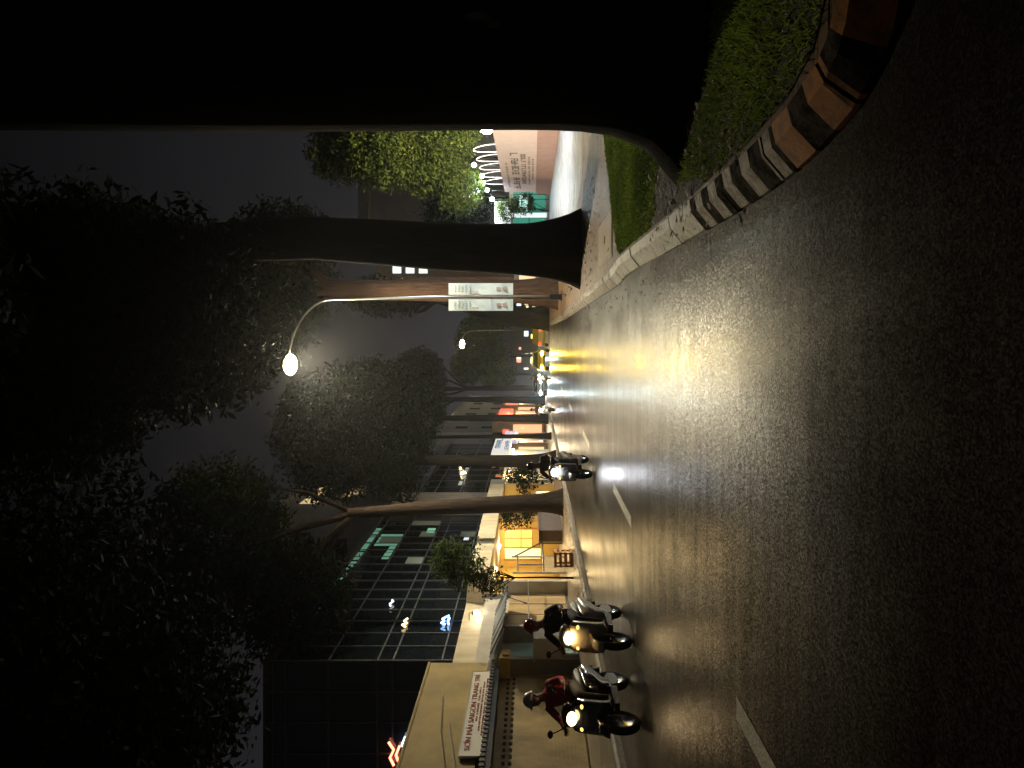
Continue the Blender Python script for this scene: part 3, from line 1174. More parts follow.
b.box(-1.75, -.85, 2.93, 2.99, 1.9, 1.94)
b.build('window_frame', WOOD, gh)
b = MB()
for yy in (1.3, -2.1, -4.2, 6.2):
    b = MB()
    b.ell((-1.2, yy, 2.96), (.13, .13, .05), 12, 5)
    b.build('ceiling_light', glow('warm_downlight', (1, .82, .45), 30), gh, True)
for yy in (1.3, -3.0, 6.2):
    lamp('ceiling_lamp', 'POINT', (-1.2, yy, 2.75), 150, (1, .72, .34), .12, gh)
# gate with rails
gt = thing('gate', 'pale metal hinged barrier gate with a diagonal rail across the court', 'gate', (-9.6, 29.2, .15))
b = MB()
for (p, q) in (((0, -1.7, 0), (0, -1.7, 2.1)), ((0, .2, 0), (0, .2, 2.2)), ((0, .2, 2.1), (0, 2.2, .9)), ((0, -1.7, 1.9), (0, .2, 1.95)), ((0, -1.7, .9), (0, 2.2, .9)),
               ((0, 2.2, 0), (0, 2.2, 1.0)), ((0, -.75, 0), (0, -.75, 1.92))):
    b.tube([p, q], .035, 8)
b.build('frame', METAL, gt)
b = MB()
b.box(-.02, .02, -1.66, .16, .1, .86)
b.build('panel', TANWALL, gt)
# planter
b = MB()
b.box(-9.75, -9.15, 31.6, 36.6, .15, 1.15)
b.box(-9.8, -9.1, 31.55, 36.65, 1.15, 1.2)
tag(b.build('planter_wall', mat('dark_brown_brick', (.09, .055, .035), .6, .4, 5, .3, 20)), 'dark brown planter wall along the lit court', 'planter')
b = MB()
b.box(-9.6, -9.05, 37.2, 38.6, .15, 1.3)
b.box(-9.05, -9.02, 37.3, 38.5, .3, 1.2)
tag(b.build('meter_box', mat('pale_grey_steel', (.6, .62, .6), .3, .15, 3, metal=.4), None, bevel=.015), 'pale grey steel box at the end of the brown planter', 'box')
shrub('leafy shrub in the lit court between leaning trunk and brown planter', Vector((-9.6, 36.5, 1.0)), [((-9.6, 36.5, 2.2), (.7, 1.4, .8)), ((-9.7, 35.5, 2.7), (.5, .7, .5))], 71, .17)
shrub('loose shrub before the bright cream garden wall', Vector((-9.5, 43.5, .15)), [((-9.4, 43.5, 1.9), (.8, 1.7, .8)), ((-9.6, 44.5, 2.8), (.5, .8, .5))], 72, .2)
# slatted crate
cr = thing('crate', 'open slatted orange wood crate standing on the left pavement', 'crate', (-7.75, 23.6, .15), .12)
b = MB()
for (x, y) in ((-.2, -.26), (.2, -.26), (-.2, .26), (.2, .26)):
    b.box(x - .025, x + .025, y - .025, y + .025, 0, .62)
for z in (.03, .2, .37, .54):
    for y in (-.3, .286):
        b.box(-.24, .24, y, y + .014, z, z + .07)
    for x in (-.24, .226):
        b.box(x, x + .014, -.284, .284, z, z + .07)
b.build('slats', WOOD, cr)
b = MB()
b.box(-.2, .2, -.25, .25, .02, .05)
b.build('base', WOOD, cr)

# bright cream wall and bits beyond, down to the junction
wl2 = thing('garden_wall', 'bright cream garden wall behind the distant scooter', 'wall', (-9.9, 50, .15))
b = MB()
b.box(-.3, 0, -6.3, 6.5, 0, 3.1)
b.box(-.35, .06, -6.35, 6.55, 3.1, 3.25)
b.box(0, .08, 1.0, 1.5, 0, 3.1)
b.box(0, .08, -5.2, -4.7, 0, 3.1)
b.build('wall', mat('warm_cream_render', (.68, .55, .3), .6, .15, 1.2), wl2)
b = MB()
b.box(.03, .07, -3.0, -2.2, 1.3, 2.0)
b.build('window', GLASS, wl2)
for yy in (-3.6, 4.5):
    fx = thing('wall_lamp', 'small warm wall light on the cream garden wall, %s' % ('near the shrub' if yy < 0 else 'near the blue lettered sign'), 'lamp', (-9.6, 50 + yy, 2.95))
    b = MB()
    b.ell((0, 0, 0), (.12, .12, .1), 10, 6)
    b.build('bulb', glow('warm_downlight', (1, .82, .45), 30), fx, True)
    b = MB()
    b.tube([(-.3, 0, .1), (0, 0, .12)], .03, 6)
    b.build('bracket', DARKMETAL, fx)
    lamp('wall_lamp_light', 'POINT', (.25, 0, -.1), 260, (1, .8, .5), .12, fx)
# white sign with two lines of blue lettering
bs = thing('shop_sign', 'white shop sign with two lines of blue lettering', 'sign', (-9.2, 54, 2.1))
b = MB()
b.box(0, .12, -4.0, 4.2, 1.0, 2.3)
b.build('board', glow('lit_sign_white', (.95, .9, .85), .6), bs, bevel=.01)
rr = random.Random(15)
b = MB()
marks(b, .122, -2.6, 1.8, 1.68, .5, rr, .45, .8, .16)
b.build('lettering', INK_BLUE, bs)
b = MB()
marks(b, .122, -2.5, 1.6, 1.12, .36, rr, .4, .6, .14)
b.build('lettering', INK_BLUE, bs)
b = MB()
b.box(-.2, 0, -3.9, -3.75, -1.95, 2.3)
b.build('post', METAL, bs)
b = MB()
b.box(-.2, 0, 3.95, 4.1, -1.95, 2.3)
b.build('post', METAL, bs)


# far lit shops
def lit_shop(label, y0, y1, h, wallm, colr, strength, signcol, light, pieces):
    s = thing('lit_shop', label, 'shop', (-10.2, y0, .15), 0, 'lit shops beyond the left trees')
    w = y1 - y0
    b = MB()
    b.box(-5, -.2, 0, w, h * .62, h)
    b.box(-5, -.1, 0, .25, 0, h * .62)
    b.box(-5, -.1, w - .25, w, 0, h * .62)
    b.box(-5, -3, .25, w - .25, 0, h * .62)
    b.build('wall', wallm, s)
    b = MB()
    b.box(-.2, .1, .3, w - .3, h * .64, h * .92)
    b.build('sign_panel', glow('sign_%s' % label[:9].replace(' ', '_'), signcol, strength), s)
    rr = random.Random(int(y0))
    b = MB()
    marks(b, .102, .8, w - 1.0, h * .7, h * .16, rr, .35, .6, .15)
    b.build('lettering', WHITEBOARD, s)
    b = MB()
    for i in range(pieces):
        ya = .5 + (w - 1.2) * i / pieces
        b.box(-.3, -.12, ya, ya + (w - 1.2) / pieces * .82, .35 + .4 * (i % 2), h * .58)
        cc = ((1, .8, .5), colr, (1, .62, .36), (.9, .28, .16), (.95, .9, .8))[(i + int(y0)) % 5]
        b.build('display_window', glow('display_%d_%d' % (int(y0), i), cc, .75 + .35 * (i % 3)), s)
        b = MB()
    for i in range(3):
        b = MB()
        b.box(-4.6 + 1.45 * i, -3.35 + 1.45 * i, -.14, 0, .3 + .3 * (i % 2), h * (.5 + .05 * i))
        cc = ((1, .62, .3), (1, .82, .55), (1, .5, .24), (.95, .9, .8))[(i * 3 + int(y0)) % 4]
        b.build('side_window', glow('side_%d_%d' % (int(y0), i), cc, .7 + .3 * ((i + 1) % 2)), s)
    b = MB()
    b.box(-3.6, -1.0, -.12, 0, h * .68, h * .8)
    b.build('side_sign', glow('side_sign_%d' % int(y0), signcol, strength), s)
    lamp('shop_light', 'POINT', (.6, w / 2, h * .55), light, (1, .74, .45), .3, s)
    return s


lit_shop('small shop with pink and violet lights beside the dark trunk', 62, 68, 4.2, TANWALL, (1, .75, .4), .55, (.7, .55, .9), 260, 5)
lit_shop('orange lit shop under a glowing red sign', 76, 86, 5.6, TANWALL, (1, .55, .2), 1.5, (1.0, .12, .06), 420, 8)
lit_shop('lit shop with narrow red sign, last before the grey block ends', 92, 100, 5.2, TANWALL, (1, .7, .4), 1.4, (1.0, .16, .08), 320, 6)

# glass office blocks
REFLG = 'neon signs glowing on the dark glass'


def glass_block(label, y0, y1, h, floors, x=-13.0, depth=12, lit=(), step=1.2, zb=0.15):
    t = thing('office_building', label, 'building', (x, y0, zb))
    w = y1 - y0
    b = MB()
    b.box(-depth, -.12, .12, w - .12, 0, h)
    b.box(-depth - .1, .05, -.05, w + .05, h, h + .25)
    b.build('core', mat('dark_block', (.03, .03, .03), .6), t)
    b = MB()
    b.box(-.12, -.03, 0, w, 0, h)
    b.box(-depth, -.1201, .03, .12, 0, h)
    b.build('curtain_wall', GLASS, t)
    b = MB()
    n = int(w / step)
    for i in range(n + 1):
        y = w * i / n
        b.box(-.03, .02, y - .025, y + .025, 0, h)
    for z in floors:
        b.box(-.03, .0, 0, w, z - .03, z + .03)
    m_ = int(depth / step)
    for i in range(m_ + 1):
        xx = -depth * i / m_
        b.box(xx - .025, xx + .025, -.02, .03, 0, h)
    for z in floors:
        b.box(-depth, 0, 0, .0295, z - .03, z + .03)
    b.build('mullion_grid', MULLION, t)
    for k, (ya, yb, za, zc, col, st) in enumerate(lit):
        b = MB()
        b.box(-.0295 + .0002 * k, -.02 + .0003 * k, ya, yb, za, zc)
        b.build('lit_window', glow('lit_pane_%d_%d' % (int(y0), k), col, st), t)
    return t


TEAL = (.35, .85, .6)
fl = [3.05, 4.85, 6.75, 7.35, 9.25, 10.9, 11.4]
lit1 = []
rr = random.Random(2)
for i in range(4):
    lit1.append((15.6 - i * 1.2, 16.7 - i * 1.2, 9.35, 9.35 + rr.uniform(.3, 1.4), TEAL, .18))
for i in range(9):
    lit1.append((16.7 - i * 1.6, 18.0 - i * 1.6, 10.98, 11.3, TEAL, rr.uniform(.08, .22)))
for i in range(6):
    k_ = rr.randrange(7, 17)
    z_ = rr.choice(((3.1, 4.8), (4.9, 6.7), (7.4, 9.2), (9.3, 10.85)))
    lit1.append((k_ * 1.235 + .05, k_ * 1.235 + 1.18, z_[0], z_[1] - rr.choice((0, .3, .9)), (.6, .75, .6), rr.uniform(.003, .011)))
lit1.append((17.0, 18.0, 7.5, 8.0, TEAL, .35))
lit1.append((15.5, 16.2, 5.2, 5.5, (.8, .9, 1), .5))
glass_block('near black glass office block with pale mullion grid behind yellow shop', 27.5, 48.5, 11.5, fl, lit=lit1)
lit2 = [(3 + 2.6 * i, 4.6 + 2.6 * i, 6.9, 7.2, (.9, .9, .8), .25) for i in range(4)] + [(6, 7, 3.4, 4.4, (1, .35, .15), .4), (10, 13, 4.6, 4.9, (.9, .8, .6), .3)]
glass_block('farther dark glass block with bright window strips, behind the blue lettered sign', 53, 75, 9.6, [3, 4.9, 6.8, 8.7], x=-12.6, lit=lit2, step=2.2)
b = MB()
b.box(-14.5, -12.4, 48.9, 52.6, .15, 11.0)
b.box(-14.6, -12.3, 48.8, 52.7, 11.0, 11.3)
tag(b.build('stair_tower', CONCRETE), 'plain concrete stair tower between the two glass blocks', 'tower')
# dim grey block behind the far shops
gb = thing('apartment_block', 'plain grey block rising above the lit shops behind the trunks', 'building', (-15.5, 76, .15))
b = MB()
b.box(-9, 4, 0, 40, 0, 11.2)
b.box(-9, 4.1, -.1, 40.1, 11.2, 11.6)
b.build('wall', GREYWALL, gb)
for i in range(6):
    for k in range(2):
        b = MB()
        b.box(4.0, 4.03, 3 + i * 6, 4.4 + i * 6, 5.6 + k * 2.9, 7.0 + k * 2.9)
        w_ = b.build('window', GLASS, gb)
        b = MB()
        b.box(4.03, 4.07, 2.9 + i * 6, 4.5 + i * 6, 5.5 + k * 2.9, 5.58 + k * 2.9)
        b.build('sill', CONCRETE, w_)
# pale tower with warm lit windows far behind the glass block
pt = thing('tower_block', 'pale block with warm lit windows above the glass office roof', 'building', (-22, 64, .15))
b = MB()
b.box(-8, 5.5, 0, 10, 0, 24)
b.box(-8, 5.8, -.3, 10.3, 24, 24.6)
b.box(5.5, 5.8, -.3, 10.3, 20.2, 20.6)
b.build('wall', CONCRETE, pt)
for (ya, za) in ((1.5, 21.3), (4.2, 21.3), (6.9, 21.3), (4.2, 18.0), (6.9, 18.0)):
    b = MB()
    b.box(5.5, 5.54, ya, ya + 1.8, za, za + 1.5)
    b.build('lit_window', glow('warm_far_window', (1, .72, .36), .5), pt)
    b = MB()
    b.box(2.2 - ya * .2, 3.6 - ya * .2, -.04, 0, za, za + 1.5)
    b.build('window', GLASS, pt)


def neon(label, c, pts, col, st):  # glowing tubes standing in for reflections of lit signs opposite
    b = MB()
    rr = random.Random(len(label))
    for seg in pts:
        b.tube([c + Vector((0.05, p[0], p[1])) for p in seg], .045, 6)
    tag(b.build('neon_sign', glow('neon_%d' % len(label), col, st)), label, 'neon sign', REFLG)


c = Vector((-12.95, 9230 / 440.0 * 0 + 12.95 * F / (443 - 148), 0))
def wallpt(x, y, X=-12.95):
    d = -X * F / (y - VY)
    return Vector((X, d, H + (VX - x) * d / F))


neon('thin wavy blue neon sign on the black glass', wallpt(445, 621), [[(-.45, -.05), (-.3, .12), (-.1, .02), (.1, .12), (.3, .0), (.45, -.12)], [(-.4, -.2), (-.1, -.14), (.2, -.17)]], (.25, .5, 1.0), 6)
neon('warm yellow neon scribble on the black glass', wallpt(405, 623), [[(-.5, -.1), (-.3, .06), (-.1, -.1), (.1, .05), (.35, -.05)]], (1, .75, .35), 3)
neon('faint white neon dash on the black glass', wallpt(392, 604), [[(-.35, 0), (-.1, .08), (.2, -.02), (.35, .06)]], (.8, .9, 1), 1.5)
cs = Vector((-16.2, 27.4, 1.5 + 133 / F * 27.4))  # sign reflection on the end face, drawn as glowing tubes
b = MB()
for seg, mi in (([(-.5, .2), (-.2, .35), (.1, .2), (.4, .4)], 0), ([(-.4, .0), (-.1, .12), (.25, -.02)], 0), ([(-.6, -.25), (-.3, -.1), (0, -.28), (.3, -.12), (.6, -.25)], 1), ([(-.5, -.42), (.5, -.42)], 1)):
    b.tube([cs + Vector((p[0] - .3, 0, p[1])) for p in seg], .05, 6, mi)
tag(b.build('neon_sign', [glow('neon_red', (1, .22, .12), 4), glow('neon_ice', (.45, .75, 1), 5)]), 'red over blue white neon sign above the yellow wall', 'neon sign', REFLG)

# ------------------------------------------------------------------ right side : pink sign wall etc
pw = thing('sign_wall', 'pink stone sign wall with a big pale pink lettered board', 'wall', (9.7, 44, .15))
b = MB()
b.box(0, .6, -14, 8.6, 0, 1.0)
b.box(.1, .5, -14, 8.5, 1.0, 1.08)
b.build('base', PINKSTONE, pw)
b = MB()
b.box(.12, .4, -14, 8.4, 1.08, 3.35)
b.build('board', mat('pale_pink_board', (.85, .68, .66), .55, .06, 1.5), pw)
rr = random.Random(21)
b = MB()
for (z, h, a, c_, w0, w1) in ((2.85, .16, -1, 6.5, .16, .3), (2.15, .5, -3.5, 6.8, .3, .7), (1.72, .32, -3.2, 5.0, .3, .6), (1.46, .14, -2.5, 5.5, .14, .26), (1.24, .12, -2, 4, .12, .2)):
    marks(b, .118, a, c_, z, h, rr, w0, w1, .1, -1, .25)
b.build('lettering', INK_DARK, pw)
for i in range(5):
    y = -3.4 + i * 2.35
    pts = []
    for k in range(13):
        a = math.pi * k / 12
        pts.append((.3 + .02 * k, y + .42 * math.cos(a) + .5 * math.sin(a), 3.4 + 1.35 * math.sin(a) ** .7))
    b = MB()
    b.tube(pts, .02, 6)
    b.build('light_hoop', glow('white_tube_light', (1, .93, .95), 1.5), pw, True)
# lantern
ln = thing('wall_lantern', 'bright warm lantern at the end of the pink sign board', 'lantern', P(487, 129, 40))
b = MB()
b.ell((0, 0, 0), (.3, .3, .36), 12, 8)
b.build('lamp_globe', glow('lantern_glow', (1, .78, .4), 40), ln, True)
b = MB()
b.tube([(0, 0, -.35), (0, 0, -3.9)], .05, 8)
b.ell((0, 0, .36), (.2, .2, .08), 10, 5)
b.build('post', DARKMETAL, ln)
lamp('lantern_light', 'POINT', (-.5, .2, .2), 420, (1, .86, .62), .3, ln)
lamp('lantern_uplight', 'SPOT', (-.5, .4, .6), 8500, (1, .9, .62), .3, ln, (.06, .8, .55), 95, .6)
# string of cool floodlights
for i, (x, y, d) in enumerate(((478, 190, 52), (483, 183, 53), (482, 176, 50), (487, 190, 54), (492, 199, 56), (474, 165, 48))):
    p = P(x, y, d)
    fl_ = thing('floodlight', 'small cool white floodlight on a slim post behind the pink board', 'floodlight', p, 0, 'cool floodlights behind the pink board')
    b = MB()
    b.ell((0, 0, 0), (.17, .14, .17), 12, 8)
    b.build('lens', glow('cool_flood', (.75, 1.0, .95), 16), fl_, True)
    b = MB()
    b.tube([(0, .1, 0), (0, .1, .15 - p.z)], .03, 6)
    b.box(-.15, .15, .08, .2, -.12, .14)
    b.build('post', DARKMETAL, fl_)
    if i % 2 == 0:
        lamp('flood_light', 'POINT', (-.6, -1.2, 0), 400, COOL, .25, fl_)
# cool floods washing the forecourt from the wall lantern line
FLD = thing('floodlight', 'tall floodlight half hidden behind the near trunk', 'floodlight', (10.6, 27, .15), 0, 'cool floodlights behind the pink board')
b = MB()
b.tube([(0, 0, 0), (0, 0, 7.4)], .05, 8)
b.build('post', DARKMETAL, FLD)
b = MB()
b.box(-.3, .02, -.25, .25, 7.3, 7.5)
b.build('lens', glow('cool_flood', (.75, 1.0, .95), 16), FLD)
lamp('flood_light', 'SPOT', (-.2, .3, 7.2), 6000, COOL, .5, FLD, (-.4, .75, -1), 150, .5)

# green glass pavilion and white sign box
gp = thing('pavilion', 'green lit glass pavilion at the end of the pink wall', 'pavilion', (8.2, 58, .15))
b = MB()
b.box(0, 5, 0, 6, 2.9, 3.2)
b.box(0, 5, 0, 6, 0, .25)
b.build('slab', CONCRETE, gp)
b = MB()
b.box(.1, 4.9, .1, .16, .25, 2.9)
b.box(.1, .16, .16, 5.9, .25, 2.9)
b.build('glass_wall', glow('green_lit_glass', (.05, .32, .22), .55), gp)
b = MB()
for i in range(5):
    b.box(.05 + 1.2 * i, .12 + 1.2 * i, .04, .1, .25, 2.9)
b.box(.1, 4.9, .04, .1, 1.55, 1.62)
b.build('mullion_grid', DARKMETAL, gp)
b = MB()
b.box(1.0, 2.4, .02, .06, 1.7, 2.4)
b.build('notice', glow('pale_notice', (.6, .95, .85), .7), gp)
b = MB()
b.box(0, 2.15, 0, .3, 0, 1.25)
b.box(.9, 1.25, .08, .22, -2.85, 0)
so = b.build('sign_box', glow('white_lightbox', (.85, .95, 1.0), .75))
so.location = P(510.5, 228.5, 56)
tag(so, 'blank white lightbox sign beside the second thick trunk', 'sign')
shrub('bright green shrub beside the white lightbox sign', Vector((8.9, 55.5, .15)), [((9.0, 55.5, 3.4), (.9, .9, 1.0)), ((9.4, 55, 2.2), (.8, .8, 1.2))], 75, .22, LEAF_B, None)

# pale building wall with dark window behind the right trees
pb = thing('house', 'pale building with one small dark window behind the yellow green tree', 'building', (10.6, 74, .15))
b = MB()
b.box(0, 14, 0, 12, 0, 19.4)
b.box(-.5, 14.3, -.4, 12.3, 16.2, 16.6)
b.build('wall', GREYWALL, pb)
b = MB()
b.box(5.2, 6.3, -.03, .0, 13.6, 16.0)
b.build('window', GLASS, pb)
b = MB()
b.add([(-.5, -.4, 19.4), (14, -.4, 19.4), (14, 12, 19.4), (-.5, 12, 19.4), (-1.5, -1.2, 18.2), (14.5, -1.2, 18.2), (14.5, 12, 18.2), (-1.5, 12, 18.2)],
      [(0, 1, 2, 3), (0, 4, 5, 1), (1, 5, 6, 2), (2, 6, 7, 3), (3, 7, 4, 0), (4, 7, 6, 5)])
b.build('roof', CONCRETE, pb)
# lit window block seen between the two trunks
lw = thing('house', 'house with a row of lit windows between second and third trunk', 'building', (6.2, 92, .15))
b = MB()
b.box(0, 12, 0, 10, 0, 21)
b.box(-.2, 12.2, -.2, 10.2, 21, 21.5)
b.build('wall', CONCRETE, lw)
for k, z in enumerate((14.9, 16.6, 18.3)):
    b = MB()
    b.box(.5, 1.6, -.04, 0, z, z + 1.1)
    b.build('lit_window', glow('cool_lit_window', (.85, 1, .9), 1.1), lw)
ks = thing('kiosk', 'tiny lit kiosk glimpsed between the second and third trunks', 'kiosk', (3.8, 62, .15))
b = MB()
b.box(0, 2.4, 0, 2, 0, 1.0)
b.box(-.2, 2.6, -.3, 2.2, 2.6, 2.9)
b.box(0, .1, 0, .1, 1, 2.6)
b.box(2.3, 2.4, 0, .1, 1, 2.6)
b.build('frame', CONCRETE, ks)
b = MB()
b.box(.15, 2.25, .3, .35, 1.05, 2.5)
b.build('counter_glow', glow('kiosk_glow', (1, .7, .4), .8), ks)
# far end buildings closing the street
fb = thing('apartment_block', 'dark distant block closing the end of the street', 'building', (-12, 175, 0))
b = MB()
b.box(0, 40, 0, 12, 0, 9)
b.box(-.3, 40.3, -.3, 12.3, 9, 9.6)
b.build('wall', GREYWALL, fb)
rr = random.Random(77)
for i in range(22):
    xa, za = rr.uniform(1, 20), rr.choice((.6, .9, 2.4, 4.2, 4.6))
    b = MB()
    b.box(xa, xa + rr.uniform(.4, 1.3), -.05 - .002 * i, 0, za, za + rr.uniform(.4, 1.1))
    b.build('lit_window', glow('far_shop_%d' % (i % 4), ((1, .75, .45), (.8, .9, 1), (1, .35, .25), (1, .85, .6))[i % 4], 1.5), fb)



# ------------------------------------------------------------------ vehicles
def wheel(b_, c, r, w):
    b_.lathe_x([(-w, r * .66), (-w, r * .9), (-w * .5, r), (w * .5, r), (w, r * .9), (w, r * .66)], c, 22)


def make_scooter(label, loc, rz, paint, under, power, hcol, group='motor scooters on the wet road'):
    t = thing('motor_scooter', label, 'scooter', loc, rz, group)
    for (y, nm) in ((.64, 'front_wheel'), (-.6, 'rear_wheel')):
        w = MB()
        w.lathe_x([(-.012, .03), (-.03, .05), (-.03, .17), (-.045, .19), (.045, .19), (.03, .17), (.03, .05), (.012, .03)], (0, y, .27), 22)
        wo = w.build(nm, under, t, True)
        w = MB()
        w.lathe_x([(-.045, .185), (-.055, .225), (-.035, .262), (0, .272), (.035, .262), (.055, .225), (.045, .185)], (0, y, .27), 26)
        w.build('tyre', RUBBER, wo, True)
        w = MB()
        for k in range(5):
            a = k * 1.2566
            w.tube([(0, y, .27), (0, y + .18 * math.cos(a), .27 + .18 * math.sin(a))], .016, 6)
        w.build('spokes', CHROME, wo)
    b = MB()
    for s in (-1, 1):
        b.tube([(s * .075, .64, .27), (s * .07, .5, .62), (s * .03, .42, .85)], .022, 8)
    b.build('fork', CHROME, t, True)
    b = MB()
    pts = []
    for i in range(9):
        a = R(35 + 125 * i / 8)
        pts.append((.64 + .33 * math.cos(a), .27 + .33 * math.sin(a)))
    inn = [(.64 + (p[0] - .64) * .9, .27 + (p[1] - .27) * .9) for p in pts]
    b.prism(pts + inn[::-1], -.075, .075, 0)
    b.build('front_fender', paint, t, True)
    b = MB()
    b.prism([(.56, .36), (.6, .5), (.55, .72), (.5, .88), (.43, .96), (.35, .9), (.4, .7), (.44, .5), (.42, .34)], -.21, .21, .2)
    o = b.build('leg_shield', paint, t, True)
    b = MB()
    b.prism([(-.1, .24), (.46, .26), (.46, .33), (-.05, .34), (-.1, .4)], -.17, .17, .03)
    b.build('floorboard', BLACKPLASTIC, t)
    b = MB()
    b.prism([(-.02, .3), (.03, .5), (.02, .66), (-.12, .73), (-.5, .76), (-.8, .8), (-.93, .74), (-.85, .62), (-.6, .5), (-.38, .42), (-.25, .28)], -.17, .17, .22)
    b.build('body', paint, t, True)
    b = MB()
    b.prism([(-.3, .2), (-.2, .36), (-.45, .42), (-.66, .34), (-.66, .22), (-.5, .18)], -.11, .02, .1)
    b.build('engine', mat('engine_alloy', (.3, .3, .3), .35, .2, 8, metal=.8), t)
    b = MB()
    b.prism([(.04, .69), (.0, .77), (-.25, .79), (-.32, .83), (-.68, .86), (-.76, .82), (-.7, .77), (-.3, .74)], -.15, .15, .12)
    b.build('seat', mat('seat_vinyl', (.018, .017, .016), .5, .2, 20), t, True)
    b = MB()
    b.ell((0, .42, .99), (.17, .13, .1), 16, 8)
    hb = b.build('handlebar_cowl', paint, t, True)
    b = MB()
    b.tube([(-.34, .27, 1.0), (-.2, .35, 1.03), (0, .38, 1.02), (.2, .35, 1.03), (.34, .27, 1.0)], .016, 8)
    hl = b.build('handlebar', DARKMETAL, t, True)
    for s in (-1, 1):
        b = MB()
        b.tube([(s * .22, .34, 1.03), (s * .27, .36, 1.15), (s * .31, .34, 1.22)], .009, 6)
        b.ell((s * .32, .34, 1.24), (.06, .018, .042), 12, 6)
        b.build('mirror', DARKMETAL, hl, True)
    b = MB()
    b.ell((0, .535, .945), (.095, .06, .07), 16, 8)
    b.build('headlight', glow('headlight_%s' % ('warm' if hcol[2] < .7 else 'white'), hcol, 45 if hcol[2] > .7 else 14), t, True)
    for s in (-1, 1):
        b = MB()
        b.ell((s * .15, .5, .8), (.04, .03, .028), 10, 6)
        b.build('indicator', glow('amber_indicator', (1, .5, .12), 2.5), t, True)
    b = MB()
    b.ell((0, -.93, .73), (.09, .03, .04), 12, 6)
    b.build('tail_light', glow('red_tail_light', (1, .06, .03), 3), t, True)
    b = MB()
    b.box(-.09, .09, -.955, -.945, .52, .64)
    b.build('number_plate', WHITEBOARD, t)
    b = MB()
    b.tube([(.12, -.1, .22), (.15, -.4, .22), (.16, -.5, .26), (.17, -.9, .34)], [.022, .025, .05, .055], 10)
    b.build('exhaust', CHROME, t, True)
    b = MB()
    b.prism([(-.62, .58), (-.9, .56), (-.92, .42), (-.88, .42), (-.84, .52), (-.62, .545)], -.08, .08, 0)
    b.build('rear_fender', BLACKPLASTIC, t)
    lamp('headlight_beam', 'SPOT', (0, .66, .95), power, hcol, .06, t, (0, 1, -.28), 76, .8)
    return t


SKIN = mat('skin', (.42, .24, .15), .5, .08, 10)


